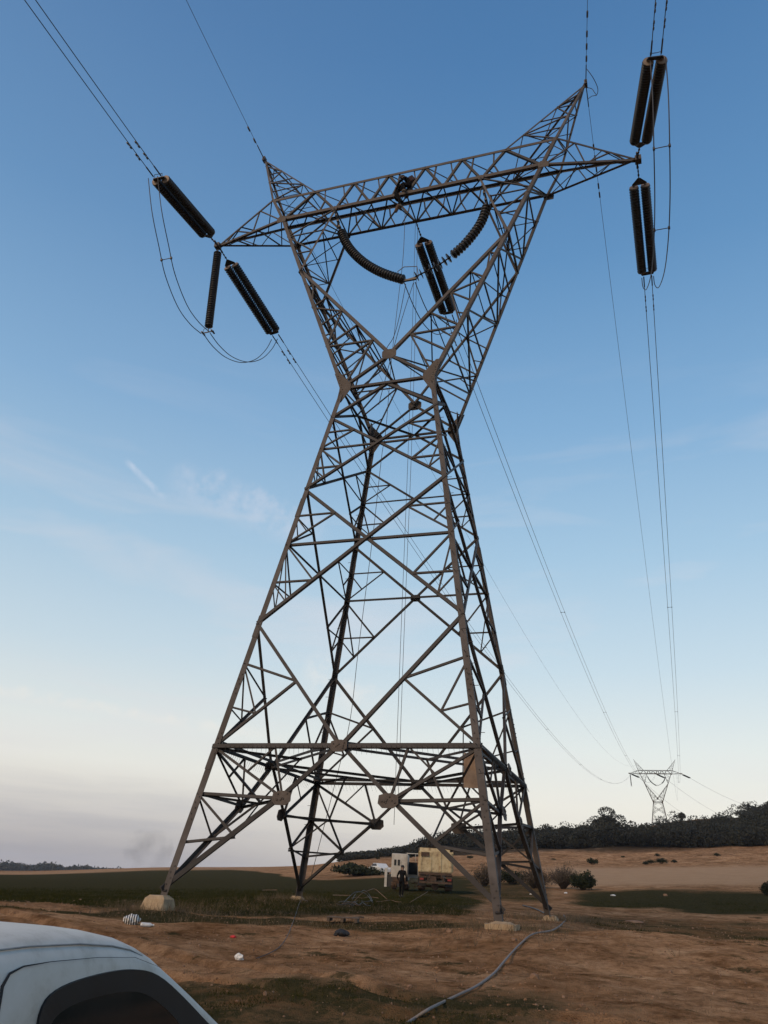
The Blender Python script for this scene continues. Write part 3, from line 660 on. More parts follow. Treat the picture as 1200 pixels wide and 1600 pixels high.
for (dx, lb) in ((-XA, 'tiny dark insulator string at the left arm tip of the distant pylon'), (XA, 'tiny dark insulator string at the right arm tip of the distant pylon'), (0, 'tiny dark insulator string under the middle of the distant pylon beam')):
    p = FAR+Vector((dx, 0, ZA)); o = copy_tree(twin0); aim(o, p, p+FU); tag(o, lb, 'insulator', G_INS)
    p2 = p; o = copy_tree(twin0); aim(o, p2, p2+Vector((-.02, -1, -.12))); tag(o, lb.replace('tiny dark', 'pale').replace('at the', 'facing us at the').replace('under the', 'facing us under the'), 'insulator', G_INS)
# suspension string holding the left jumper
def make_single(L_=6.0):
    root = empty('suspension_string'); mb = MB(); disc_profile(mb, (0, 0, -.35), (0, 0, -L_+.35), .16, .235); mb.build('insulator_stack', M['porcelain'], root, True)
    h = MB(); h.tube([(0, 0, 0), (0, 0, -.4)], .03, 6); h.tube([(0, 0, -L_+.4), (0, 0, -L_)], .03, 6)
    h.tube([(-.36, 0, -L_), (.36, 0, -L_)], .035, 6)
    for s in (-1, 1): h.tube([(s*.3, -.18, -L_-.03), (s*.3, .18, -L_-.03)], .05, 6)
    h.tube([(-.3, 0, -L_+.02), (-.34, .05, -L_+.28), (-.1, .05, -L_+.42), (.2, .05, -L_+.36)], .014, 6); h.build('clamp', M['hardware'], root); return root
sus = make_single(); sus.location = tipL+Vector((0, 0, -.1)); sb = sphere_pt(tipL, 325, 519, 6.1)[1]
d_ = (sb-sus.location).normalized(); sus.rotation_mode = 'QUATERNION'; sus.rotation_quaternion = Vector((0, 0, -1)).rotation_difference(d_)
tag(sus, 'single dark insulator string hanging straight down from the left cross-arm tip', 'insulator', 'single suspension strings')
o = copy_tree(sus); o.location = FAR+tipL; tag(o, 'thin single insulator string hanging at the left of the distant pylon', 'insulator', 'single suspension strings')
# slack V string inside the window
vs_ = empty('slack_insulator_string'); yv = -.55
lp = [on_y(x, y, yv) for x, y in ((533, 362), (541, 380), (553, 396), (570, 411), (590, 423), (610, 431), (631, 437))]
rp_ = [on_y(x, y, yv) for x, y in ((761, 322), (753, 345), (741, 364), (725, 383), (707, 399))]
rp2 = [on_y(x, y, yv) for x, y in ((704, 401), (690, 411), (672, 421), (656, 429), (647, 434))]
def smooth_path(p, k=5):
    out = []
    for i in range(len(p)-1):
        a, b, c, d = p[max(i-1, 0)], p[i], p[i+1], p[min(i+2, len(p)-1)]
        for j in range(k):
            t = j/k; out.append(.5*((2*b)+(c-a)*t+(2*a-5*b+4*c-d)*t*t+(3*b-a-3*c+d)*t**3))
    return out+[p[-1]]
for p, pit in ((lp, .165), (rp_, .19)):
    mb = MB(); disc_profile(mb, smooth_path(p), None, pit, .255); mb.build('insulator_stack', M['porcelain'], vs_, True)
mb = MB(); q = smooth_path(rp2); disc_profile(mb, q, None, .26, .27, 14, True); mb.build('insulator_stack', M['porcelain'], vs_, True)
mb = MB(); c = lerp(lp[-1], rp2[-1], .5); mb.tube([lp[-1], c+Vector((-.1, 0, -.06)), c+Vector((.3, 0, .0)), rp2[-1]], .05, 6); mb.tube([c+Vector((-.55, 0, .0)), c+Vector((-.62, 0, .62)), c+Vector((-.3, 0, .85)), c+Vector((.4, 0, .72)), c+Vector((.5, 0, 0))], .022, 6)
mb.box(c+Vector((0, 0, -.08)), (.8, .1, .1)); mb.build('clamp', M['hardware'], vs_)
for x, p in ((-XI, lp[0]), (XI, rp_[0])):
    mb = MB(); a = Vector((x, -YB, ZB-.05)); d = (p-a)
    for s in (-.07, .07): mb.tube([a+Y_*s, p+Y_*s*.5], .035, 5)
    for i in range(3): mb.box(lerp(a, p, .3+.25*i), (.12, .22, .10))
    mb.build('strap', M['hardware'], vs_)
tag(vs_, 'long slack dark insulator chain sagging in a V inside the window of the near pylon', 'insulator', 'slack insulator chains')
o = copy_tree(vs_); o.location = FAR; tag(o, 'thin slack insulator chain inside the window of the distant pylon', 'insulator', 'slack insulator chains')
# ------------------------------------------------------------------ conductors
def para(a, b, sag, n=90):
    return [lerp(a, b, i/n)-Z_*4*sag*(i/n)*(1-i/n) for i in range(n+1)]
def conductor(name, pts, lb, cat='power cable', sep=.42, r=.019, spacers=(), group='twin power cables'):
    root = empty(name, tuple(pts[0]), label=lb, cat=cat, group=group); o = Vector(pts[0]); d = Vector(pts[-1])-o; x = Vector((d.y, -d.x, 0)).normalized()
    for s in (-1, 1):
        mb = MB(); mb.tube([Vector(p)-o+x*s*sep/2 for p in pts], r, 5); mb.build('cable', M['cable'], root)
        dd = (Vector(pts[1])-o).normalized()
        mb = MB(); mb.tube([x*s*sep/2+dd*.05, x*s*sep/2+dd*.8], r*1.9, 6); mb.build('dead_end_clamp', M['hardware'], root)
        for t in (1.5, 2.35):
            c = x*s*sep/2+dd*(t+.15); mb = MB(); mb.tube([c-dd*.22-Z_*.09, c-dd*.09-Z_*.09, c-dd*.085-Z_*.09, c+dd*.085-Z_*.09, c+dd*.09-Z_*.09, c+dd*.22-Z_*.09], [r*2, r*2, r*.5, r*.5, r*2, r*2], 6); mb.box(c-Z_*.04, (.05, .05, .11)); mb.build('vibration_damper', M['hardware'], root)
    acc = 0; last = Vector(pts[0]); nxt = list(spacers)
    for p in pts[1:]:
        p = Vector(p)
        while nxt and acc+(p-last).length > nxt[0]:
            c = lerp(last, p, (nxt[0]-acc)/(p-last).length)-o; mb = MB(); mb.tube([c-x*sep/2, c+x*sep/2], .02, 5)
            for s in (-1, 1): mb.box(c+x*s*sep/2, (.08, .14, .08))
            mb.build('spacer', M['hardware'], root); nxt.pop(0)
        acc += (p-last).length; last = p
    return root
FE = lambda dx: FAR+Vector((dx, -6.4, ZA-.8))
conductor('power_cable', para(EN['Lf'], FE(-XA)+Vector((1.5, 0, 1)), 14.5), 'twin cable from the left cross-arm dipping far behind the pylon legs', spacers=(60, 110, 160, 210, 270, 330))
conductor('power_cable', para(EN['Mf'], FE(0)+Vector((0, 0, 0)), 13.2), 'twin cable from mid-beam descending right of the pylon to the distant one', spacers=(50, 100, 150, 200, 250, 300, 350))
conductor('power_cable', para(EN['Rf'], FE(XA)+Vector((-2, 0, 0)), 13.0), 'twin cable from the right cross-arm dropping steeply to the distant pylon', spacers=(50, 100, 150, 200, 250, 300, 350))
def near_span(e, px, py, dirn, far_y=-330):
    # the cable leaves towards the camera side and passes high overhead
    d = pray(px, py); n1_ = dirn; w0 = CAM-e; a = d.dot(d); b = d.dot(n1_); c = n1_.dot(n1_); dd = d.dot(w0); ee = n1_.dot(w0)
    t = (b*ee-c*dd)/(a*c-b*b); p = CAM+d*t; h = Vector((p.x-e.x, p.y-e.y, 0)); s1 = h.length; h.normalize(); S = 340.
    m = (p.z-e.z)/s1/(1-s1/S); out = []
    for i in range(91):
        s_ = S*(i/90)**1.3; out.append(e+h*s_+Z_*(m*s_*(1-s_/S)))
    return out
DN = Vector((.122, -.965, -.20)).normalized()
conductor('power_cable', near_span(EN['Ln'], 47, 0, DN), 'twin cable running from the left string up to the top left corner', spacers=(40, 90))
conductor('power_cable', near_span(EN['Rn'], 1033, 0, DN), 'twin cable leaving through the top edge above the right insulators', spacers=(40, 90))
def wire(name, pts, lb, r=.013, m='cable', cat='earth wire', group='earth wires', bits=()):
    o = Vector(pts[0]); root = empty(name, tuple(o), label=lb, cat=cat, group=group); mb = MB(); mb.tube([Vector(p)-o for p in pts], r, 5); mb.build('cable', M[m], root)
    d = (Vector(pts[1])-o).normalized(); mb = MB(); mb.tube([Vector((0, 0, 0)), d*1.3], .03, 6)
    for t in bits: mb.tube([d*t-Z_*.05, d*(t+.35)-Z_*.05], .05, 6)
    mb.build('dead_end_clamp', M['hardware'], root); return root
pkL, pkR = Vector((-XP, 0, ZP)), Vector((XP, 0, ZP))
wire('earth_wire', near_span(pkL, 291, 0, DN), 'single thin wire from the left peak leaving through the top edge', bits=(1.6, 2.6))
wire('earth_wire', near_span(pkR, 918, 0, DN), 'single thin wire rising almost straight up from the right peak', bits=(1.6, 2.4, 3.2, 4.4))
wire('earth_wire', para(pkL, FAR+pkL+Vector((4, 0, 0)), 15.0), 'thin wire from the left peak running behind the pylon to the distant one', bits=(1.6, 2.6))
wire('earth_wire', para(pkR, FAR+pkR, 27.0), 'thin wire falling from the right peak between pylon and right cable', bits=(3.5, 4.2, 4.9, 6.0, 6.6))
def cable_thing(name, pts, r, m, lb, cat, group=None, n=6, k=5, extra=None):
    mb = MB(); o = Vector(pts[0]); mb.tube([p-o for p in smooth_path([Vector(p) for p in pts], k)], r, n)
    if extra: extra(mb, o)
    ob = mb.build(name, M[m], None, True, tuple(o)); return tag(ob, lb, cat, group)
cable_thing('bonding_loop', [on_y(917, 108, -1.2), on_y(927, 122, -.9), on_y(934, 138, -.3), on_y(932, 148, 0), on_y(925, 139, .2), on_y(917, 137, 0)], .018, 'cable', 'small wire loop curling beside the right peak', 'wire', extra=lambda mb, o: mb.tube([on_y(932, 149, 0)-o, on_y(925, 150, .5)-o, on_y(918, 155, 1)-o], .018, 6))
# jumpers
def jumper(name, pp, sepv, lb, spc):
    root = empty(name, tuple(pp[0]), label=lb, cat='jumper cable', group='jumper cables'); o = Vector(pp[0]); path = smooth_path([Vector(p) for p in pp], 7)
    for s in (-1, 1):
        mb = MB(); mb.tube([p-o+sepv*s*.5 for p in path], .024, 6); mb.build('cable', M['cable'], root, True)
    for f in spc:
        c = path[int(f*(len(path)-1))]-o; mb = MB(); mb.tube([c-sepv*.5, c+sepv*.5], .02, 5)
        for s in (-1, 1): mb.box(c+sepv*s*.5, (.09, .09, .12))
        mb.build('spacer', M['hardware'], root)
J = [on_y(*a) for a in ((239, 277, -6.3), (245, 330, -6.1), (256, 385, -5.2), (266, 430, -4.3), (285, 478, -2.6), (304, 505, -1.1), (321, 520, .1))]
jumper('jumper_cable', J, Vector((.55, 0, 0)), 'pair of loose cables looping down at the far left from the upper string', (.42,))
J = [on_y(*a) for a in ((323, 521, .1), (338, 541, 1.0), (358, 558, 2.4), (382, 566, 3.9), (404, 561, 5.1), (420, 546, 6.0), (429, 530, 6.4))]
jumper('jumper_cable', J, Vector((.36, .1, .05)), 'pair of loose cables curving under the left strings to the lower one', ())
J = [on_y(*a) for a in ((1028, 92, -6.2), (1032, 150, -6.0), (1034, 230, -5.2), (1035, 310, -3.4), (1033, 375, -1.0), (1028, 425, 2.2), (1020, 450, 4.6), (1014, 447, 5.7), (1012, 433, 6.2))]
jumper('jumper_cable', J, Vector((.62, 0, 0)), 'pair of loose cables looping beside the right insulator strings', (.26, .47))
J = [on_y(*a) for a in ((640, 441, -.5), (655, 478, .2), (672, 508, 1.4), (690, 522, 3.0), (703, 516, 5.0), (706, 500, 6.6))]
jumper('jumper_cable', J, Vector((.55, .1, 0)), 'pair of loose cables dipping from the chain clamp to the middle string', ())
cable_thing('hanging_cable', [on_y(634, 444, -.5), on_y(625, 490, -.9), on_y(616, 524, -1.3), on_y(606, 541, -1.6), on_y(599, 553, -1.95)], .018, 'cable', 'loose cable hanging from the chain clamp to the front window node', 'cable', 'cables hanging in the window')
cable_thing('hanging_cable', [on_y(646, 442, -.5), on_y(628, 498, -.9), on_y(612, 555, -1.2), on_y(600, 600, -1.5), on_y(592, 632, -1.7)], .018, 'cable', 'loose cable hanging past the front window node with a frayed end', 'cable', 'cables hanging in the window')
# hauling ropes
P0, P1 = on_y(633, 330, -.9), gat(483, 37.2, 1380)
def rope_pts(pp):
    out = []
    for i, (x, y) in enumerate(pp):
        f = i/(len(pp)-1); out.append(on_y(x, y, lerp(-.9, P1.y, ((y-330)/1050))))
    return out
cable_thing('hauling_rope', rope_pts([(633, 330), (630, 400), (622, 470), (612, 560), (603, 670), (597, 708), (589, 780), (582, 842), (560, 1015), (547, 1125), (525, 1218), (484, 1378)]), .014, 'rope', 'slack rope hanging from the worker down to the rear left leg', 'rope', 'hauling ropes')
for i, (dx, lb) in enumerate(((0, 'left of two taut vertical ropes hanging through the middle of the pylon'), (.14, 'right of two taut vertical ropes hanging through the middle of the pylon'))):
    cable_thing('hauling_rope', [Vector((dx, .9, ZB-.2)), Vector((dx*1.2+.02, 1.3, 22)), Vector((dx-.02, 1.6, 10)), Vector((dx, 1.7, 2.9+dx*4))], .011, 'rope', lb, 'rope', 'hauling ropes', k=3)
cable_thing('ground_rope', [P1+Z_*.1]+[ground(x, y)+Z_*.03 for x, y in ((470, 1408), (462, 1430), (452, 1458), (440, 1478), (425, 1490), (400, 1500))], .010, 'cable', 'thin dark rope trailing over the soil from the rear left leg', 'rope')
# beyond the far pylon
for dx, (px, py), lb in ((-XA, (1115, 1290), 'lowest faint cable beyond the distant pylon sloping behind the hill'), (0, (1180, 1290), 'middle faint cable beyond the distant pylon sloping behind the hill'), (XA, (1230, 1268), 'faint cable beyond the distant pylon reaching farthest right')):
    a = FAR+Vector((dx, 0, ZA))+FU*6.5; b = at(px, py, 760)
    cable_thing('distant_cable', para(a, b, 5, 20), .05, 'cable', lb, 'power cable', 'cables beyond the distant pylon', k=1)
# tan board hanging behind the front right leg
bo = on_y(739, 1204, -3.0); hb = empty('hanging_board', tuple(bo), label='tan board hanging from a thin rod behind the front right leg', cat='board')
mb = MB(); mb.box((0, 0, 0), (.62, .04, 1.12), Matrix.Rotation(R_(18), 3, 'Z')); mb.build('panel', mat('tan_board', (.34, .235, .16), .85, scale=3, c2=(.25, .165, .105), c3=(.42, .31, .22)), hb)
mb = MB(); mb.tube([(-.32, -.1, -.56), (-.32, -.1, 1.5)], .02, 6); mb.build('rod', M['dark'], hb)
#@@PEOPLE
# ------------------------------------------------------------------ people
def person(name, J, lb, mats, group=None, loc=(0, 0, 0), rz=0, bulk=1.0):
    """J: joint positions (metres, facing +Y). One continuous skinned body; colours by nearest bone."""
    V = []; E_ = []; R__ = []; tagm = []
    def v(p, r, m): V.append(tuple(p)); R__.append(r); tagm.append(m); return len(V)-1
    def e(a, b): E_.append((a, b))
    g = {k: Vector(p) for k, p in J.items()}
    pel = v(g['pelvis'], .145, 0); wa = v(lerp(g['pelvis'], g['chest'], .45), .125, 0); ch = v(g['chest'], .165, 0); nk = v(g['neck'], .062, 0)
    e(pel, wa); e(wa, ch); e(ch, nk)
    hd = g['head']; hz_ = (hd-g['neck']).normalized(); fwd = g.get('face', Vector((0, 1, 0))); fwd = (fwd-hz_*fwd.dot(hz_)).normalized()
    h1 = v(hd-hz_*.03, .078, 1); h2 = v(hd+hz_*.05, .092, 1); h3 = v(hd+hz_*.11, .07, 1); e(nk, h1); e(h1, h2); e(h2, h3)
    ns_ = v(hd+fwd*.10+hz_*.0, .014, 1); e(h1, ns_); sd_ = hz_.cross(fwd)
    for s in (-1, 1): er = v(hd+sd_*s*.095+hz_*.01, .018, 1); e(h1, er)
    for s in ('l', 'r'):
        sh = v(g['sh_'+s], .075, 0); el = v(g['el_'+s], .052, 0); wr = v(g['wr_'+s], .034, 0); e(ch, sh); m1 = v(lerp(g['sh_'+s], g['el_'+s], .5), .062, 0); e(sh, m1); e(m1, el); m2 = v(lerp(g['el_'+s], g['wr_'+s], .5), .045, 0); e(el, m2); e(m2, wr)
        d = (g['wr_'+s]-g['el_'+s]).normalized(); side = d.cross(fwd).normalized() if abs(d.dot(fwd)) < .95 else d.cross(Z_).normalized(); nn = side.cross(d)
        pm = v(g['wr_'+s]+d*.055, .036, 1); e(wr, pm)
        for i, (o_, ln) in enumerate(((-.033, .066), (-.011, .078), (.011, .072), (.033, .056))):
            b0 = v(g['wr_'+s]+d*.098+nn*o_, .0105, 1); b1 = v(g['wr_'+s]+d*(.098+ln*.55)+nn*o_*1.15+side*.012, .0092, 1); b2 = v(g['wr_'+s]+d*(.098+ln)+nn*o_*1.1+side*.034, .0078, 1); e(pm, b0); e(b0, b1); e(b1, b2)
        t0 = v(g['wr_'+s]+d*.06+nn*.05, .0115, 1); t1_ = v(g['wr_'+s]+d*.10+nn*.072+side*.01, .0095, 1); e(pm, t0); e(t0, t1_)
        hp = v(g['hip_'+s], .115, 2); kn = v(g['kn_'+s], .068, 2); an = v(g['an_'+s], .045, 2); m1 = v(lerp(g['hip_'+s], g['kn_'+s], .5), .088, 2); m2 = v(lerp(g['kn_'+s], g['an_'+s], .4), .064, 2)
        e(pel, hp); e(hp, m1); e(m1, kn); e(kn, m2); e(m2, an)
        f = g.get('ft_'+s, g['an_'+s]+Vector((0, .17, -.05))); ft = v(f, .042, 3); fb_ = v(g['an_'+s]+(g['an_'+s]-f).normalized()*.05+Vector((0, 0, -.04)), .04, 3); e(an, ft); e(an, fb_)
    me = bpy.data.meshes.new(name); me.from_pydata(V, E_, []); ob = bpy.data.objects.new(name, me); col.objects.link(ob)
    sk = ob.modifiers.new('skin', 'SKIN'); sk.use_smooth_shade = True; ob.modifiers.new('sub', 'SUBSURF').levels = 1
    R__ = [r*(bulk if r > .04 else 1) for r in R__]
    for i, d in enumerate(me.skin_vertices[0].data): d.radius = (R__[i], R__[i]*(.82 if tagm[i] == 0 and R__[i] > .12 else 1)); d.use_root = (i == 0)
    dg = bpy.context.evaluated_depsgraph_get(); m2 = bpy.data.meshes.new_from_object(ob.evaluated_get(dg)); ob.modifiers.clear(); ob.data = m2; m2.name = name
    for m_ in mats: m2.materials.append(m_)
    pts = np.array(V); n_ = len(m2.polygons); cc = np.zeros(n_*3); m2.polygons.foreach_get('center', cc); cc = cc.reshape(-1, 3)
    seg = [(np.array(V[a]), np.array(V[b]), tagm[b] if tagm[b] != 0 or tagm[a] == 0 else tagm[b]) for a, b in E_]
    best = np.full(n_, 1e9); mi = np.zeros(n_, int)
    for a, b, t_ in seg:
        ab = b-a; t = np.clip(((cc-a)@ab)/max(1e-9, ab@ab), 0, 1); dd = np.linalg.norm(cc-(a+t[:, None]*ab), axis=1); k = dd < best; best[k] = dd[k]; mi[k] = t_
    m2.polygons.foreach_set('material_index', mi.astype(np.int32)); m2.polygons.foreach_set('use_smooth', [True]*n_)
    ob.location = loc; ob.rotation_euler = (0, 0, rz); tag(ob, lb, 'person', group)
    for s in (-1, 1):
        mb = MB(); mb.tube([hd+fwd*.085+sd_*s*.032+hz_*.035-fwd*.01, hd+fwd*.085+sd_*s*.032+hz_*.035+fwd*.004], .009, 6); mb.build('eye', M['black'], ob)
    return ob, hd, hz_, fwd
SKIN = mat('skin', (.20, .115, .075), .6, scale=12, var=.1); CLOTH = mat('dark_workwear', (.009, .009, .010), .95, scale=9, spec=.05); TROU = mat('dark_trousers', (.008, .008, .009), .95, scale=9, spec=.05); BOOT = mat('boots', (.09, .075, .06), .8, scale=12)
pg = gat(627, 52.5, 1398)
pz = pg
stand = {'pelvis': (0, 0, .95), 'chest': (0, .02, 1.33), 'neck': (0, .03, 1.50), 'head': (0, .05, 1.62), 'sh_l': (-.19, .02, 1.42), 'sh_r': (.19, .02, 1.42), 'el_l': (-.30, -.02, 1.15), 'el_r': (.29, -.04, 1.14), 'wr_l': (-.27, .10, .93), 'wr_r': (.31, .06, .90),
         'hip_l': (-.10, 0, .9), 'hip_r': (.10, 0, .9), 'kn_l': (-.11, .10, .5), 'kn_r': (.12, -.02, .5), 'an_l': (-.12, .05, .09), 'an_r': (.13, -.22, .12), 'ft_l': (-.13, .22, .045), 'ft_r': (.13, -.08, .045)}
ob, hd, hz_, fwd = person('person', stand, 'person in dark work clothes walking away on the grass left of the truck', [CLOTH, SKIN, TROU, BOOT], 'line workers', tuple(pz), R_(-6))
mb = MB(); c = hd+hz_*.06-fwd*.01; mb.tube([c-hz_*.03, c+hz_*.02, c+hz_*.07, c+hz_*.10], [.102, .108, .085, .03], 12); mb.build('hair', M['black'], ob, True)
# worker crouching on the beam
cl = {'pelvis': (.22, -.05, .42), 'chest': (.02, .0, .86), 'neck': (-.12, .0, 1.02), 'head': (-.22, .0, 1.12), 'face': (-.8, .1, -.5), 'sh_l': (-.06, -.18, .92), 'sh_r': (-.02, .20, .92), 'el_l': (-.26, -.26, .64), 'el_r': (-.22, .24, .62), 'wr_l': (-.46, -.14, .44), 'wr_r': (-.44, .16, .42),
      'hip_l': (.16, -.16, .38), 'hip_r': (.18, .06, .38), 'kn_l': (-.22, -.22, .46), 'kn_r': (-.18, .18, .40), 'an_l': (-.02, -.22, .04), 'an_r': (.04, .18, .04), 'ft_l': (-.20, -.24, -.01), 'ft_r': (-.14, .20, -.01)}
wp = on_y(633, 305, -.72)
ob, hd, hz_, fwd = person('person', {k: tuple(Vector(v)*1.15) for k, v in cl.items()}, 'worker with a backpack crouching highest on the middle of the pylon beam', [CLOTH, SKIN, TROU, BOOT], 'line workers', (wp.x+.16, -.98, ZB+.02), R_(8), 1.4)
mb = MB(); c = hd+hz_*.05; mb.tube([c-hz_*.05, c-hz_*.02, c+hz_*.03, c+hz_*.09, c+hz_*.13], [.155, .128, .125, .09, .02], 14); mb.build('helmet', M['dark'], ob, True)
mb = MB(); c = Vector(cl['chest'])*1.15; mb.box(c+Vector((.24, -.0, .02)), (.30, .38, .42), Matrix.Rotation(R_(-30), 3, 'Y')); o = mb.build('backpack', mat('dark_red_pack', (.028, .012, .013), .9), ob); bv = o.modifiers.new('bevel', 'BEVEL'); bv.width = .07; bv.segments = 3
cl2 = {'pelvis': (0, 0, .0), 'chest': (.05, .02, .42), 'neck': (.10, .04, .60), 'head': (.17, .06, .70), 'face': (.8, .3, -.1), 'sh_l': (.0, .20, .50), 'sh_r': (.08, -.18, .50), 'el_l': (.22, .30, .36), 'el_r': (.30, -.24, .34), 'wr_l': (.42, .20, .52), 'wr_r': (.48, -.12, .50),
      'hip_l': (-.02, .10, -.04), 'hip_r': (.02, -.10, -.04), 'kn_l': (.26, .16, -.20), 'kn_r': (.22, -.14, -.30), 'an_l': (.12, .18, -.60), 'an_r': (.20, -.12, -.70), 'ft_l': (.26, .22, -.68), 'ft_r': (.34, -.08, -.78)}
ob, hd, hz_, fwd = person('person', {k: tuple(Vector(v)*1.15) for k, v in cl2.items()}, 'worker sitting low on the beam just left of the crouching one', [CLOTH, SKIN, TROU, BOOT], 'line workers', (wp.x-.42, -.92, ZB+.06), R_(0), 1.4)
mb = MB(); c = hd+hz_*.05; mb.tube([c-hz_*.05, c-hz_*.02, c+hz_*.03, c+hz_*.09, c+hz_*.13], [.155, .128, .125, .09, .02], 14); mb.build('helmet', M['dark'], ob, True)
tb = empty('tool_bag', (wp.x-.28, -.9, ZB-.66), R_(20), 'brown tool bag hanging under the worker on the beam', 'bag')
mb = MB(); mb.tube([(0.08, 0, .30), (.04, 0, .18), (-.04, 0, -.05), (-.13, 0, -.36), (-.16, 0, -.42)], [.05, .09, .11, .09, .04], 10); mb.build('bag_body', mat('brown_canvas', (.10, .055, .028), .9, scale=7), tb, True)
mb = MB(); mb.tube([(.08, 0, .3), (.14, 0, .55), (.2, 0, .7)], .02, 6); mb.tube([(.04, .05, .3), (.1, .05, .55), (.2, 0, .7)], .02, 6); mb.build('strap', M['rope'], tb)
#@@VEH
# ------------------------------------------------------------------ vehicles
def bevel(o, w_=.03, s=2): b = o.modifiers.new('bevel', 'BEVEL'); b.width = w_; b.segments = s; b.limit_method = 'ANGLE'; return o
YEL = mat('faded_yellow_paint', (.50, .40, .235), .7, scale=2.6, c2=(.24, .15, .085), c3=(.60, .51, .34), bump=.2)
WHP = mat('dirty_white_paint', (.46, .43, .38), .6, scale=2, c2=(.34, .30, .25), c3=(.55, .53, .49))
GL = mat('dark_glass', (.02, .022, .025), .08, scale=3)
RED = mat('tail_lamp_red', (.25, .03, .02), .4)
def wheel(root, c, R=.5, w_=.3, ax=X_):
    c = Vector(c); mb = MB(); pr = [(-w_/2, R*.62), (-w_/2, R*.93), (-w_*.38, R), (w_*.38, R), (w_/2, R*.93), (w_/2, R*.62)]
    mb.tube([ax*a for a, _ in pr], [r for _, r in pr], 20); t = mb.build('wheel', M['black'], root, True, tuple(c))
    mb = MB(); mb.tube([ax*(-w_/2-.01), ax*(-w_/2+.04), ax*(w_/2-.04), ax*(w_/2+.01)], [R*.5, R*.58, R*.58, R*.5], 14); mb.tube([ax*(-w_/2-.06), ax*(w_/2+.06)], R*.2, 10); mb.build('rim', M['rust'], t)
tg_ = gat(680, 63.5, 1398); tk = empty('tipper_truck', tuple(tg_), R_(15.5), 'faded cream-yellow tipper truck seen from behind with its left cab door open', 'truck')
mb = MB()          # tipper body: floor, sides with ribs, headboard
W = 1.19; z0, z1 = 1.45, 2.75
mb.box((0, 2.4, z0), (2*W, 4.7, .10)); 
for s in (-1, 1):
    mb.box((s*W, 2.4, (z0+z1)/2), (.06, 4.7, z1-z0))
    for i in range(7): mb.box((s*(W+.05), .2+i*.73, (z0+z1)/2), (.06, .09, z1-z0-.05))
    mb.box((s*(W+.05), 2.4, z1+.03), (.10, 4.75, .07))
mb.box((0, 4.75, (z0+z1)/2+.25), (2*W, .07, z1-z0+.5)); mb.build('tipper_body', YEL, tk)
tgm = empty('tailgate_pivot'); bpy.data.objects.remove(tgm)
mb = MB(); RT = Matrix.Rotation(R_(4), 3, 'X'); mb.box((0, 0, 2.1), (2*W-.02, .06, 1.3), RT)
for i in range(4): mb.box((-W+.12+i*(2*W-.24)/3, -.05, 2.1), (.07, .05, 1.25), RT)
mb.box((0, -.02, 2.74), (2*W+.12, .10, .09)); mb.box((0, .03, 2.25), (2*W-.1, .05, .06), RT); mb.box((0, .10, 1.5), (2*W+.02, .08, .10))
tgo = mb.build('tailgate', YEL, tk)
mb = MB(); mb.tube([(-W-.08, 0, 2.75), (-W-.08, 0, 2.98)], .035, 6); mb.tube([(W+.08, 0, 2.75), (W+.08, 0, 2.98)], .035, 6); mb.box((-W+.4, -.11, 2.58), (.6, .04, .28)); mb.build('hinge', M['rust'], tgo)
mb = MB()
for s in (-1, 1): mb.box((s*.42, 3.6, 1.12), (.10, 7.4, .24)); 
for i in range(5): mb.box((0, .15+i*1.8, 1.12), (.9, .1, .18))
mb.box((0, .0, 1.30), (2.3, .16, .16)); mb.box((0, -.12, .72), (2.35, .10, .13)); 
for s in (-1, 1): mb.box((s*.55, -.1, .93), (.09, .09, .42)); mb.box((s*.95, .05, 1.15), (.5, .05, .28))
mb.box((-.2, .1, .98), (.5, .3, .3)); mb.build('chassis', M['rust'], tk)
mb = MB(); mb.tube([(-1.1, 1.3, .5), (1.1, 1.3, .5)], .09, 8); mb.tube([(0, 1.3, .5), (0, 1.32, .5)], .26, 12); mb.box((0, 1.3, .5), (.42, .42, .42), Matrix.Rotation(R_(45), 3, 'Y')); mb.build('axle', M['rust'], tk)
for s in (-1, 1):
    wheel(tk, (s*.98, 1.3, .5), .5, .52); wheel(tk, (s*1.02, 6.0, .5), .5, .28)
    mb = MB(); mb.plate((s*.98, .72, .78), X_, Z_, [(-.28, -.3), (.28, -.3), (.28, .3), (-.28, .3)], .02); mb.build('mud_flap', M['black'], tk)
    mb = MB(); mb.box((s*1.0, -.2, .92), (.28, .05, .13)); bevel(mb.build('tail_lamp', RED, tk), .015)
mb = MB(); mb.box((0, 5.9, 1.75), (2.2, 1.7, 1.3)); mb.box((0, 5.95, 2.55), (2.1, 1.5, .35), taper=.88); mb.box((0, 6.5, .95), (2.25, .9, .35)); cab = bevel(mb.build('cab', WHP, tk), .08, 3)
mb = MB(); mb.box((-1.115, 5.85, 2.05), (.02, .9, .62)); mb.box((0, 5.035, 2.1), (1.5, .02, .5)); mb.build('window', GL, cab)
mb = MB()          # door swung open to the left, window frame standing clear
dz0, dz1, dzb = 1.05, 2.85, 1.95
mb.box((-1.72, 6.45, (dz0+dzb)/2), (1.0, .06, dzb-dz0)); 
for x in (-2.2, -1.24): mb.box((x, 6.45, (dzb+dz1)/2), (.06, .06, dz1-dzb))
mb.box((-1.72, 6.45, dz1), (1.02, .06, .06)); mb.box((-1.5, 6.45, (dzb+dz1)/2), (.035, .05, dz1-dzb)); dr = mb.build('cab_door', WHP, tk)
mb = MB(); mb.box((-1.72, 6.40, 1.75), (.78, .04, .9)); mb.build('door_trim', M['black'], dr)
mb = MB(); mb.box((-1.45, 6.5, .8), (.9, .9, .32)); bevel(mb.build('wheel_arch', YEL, tk), .1, 3)
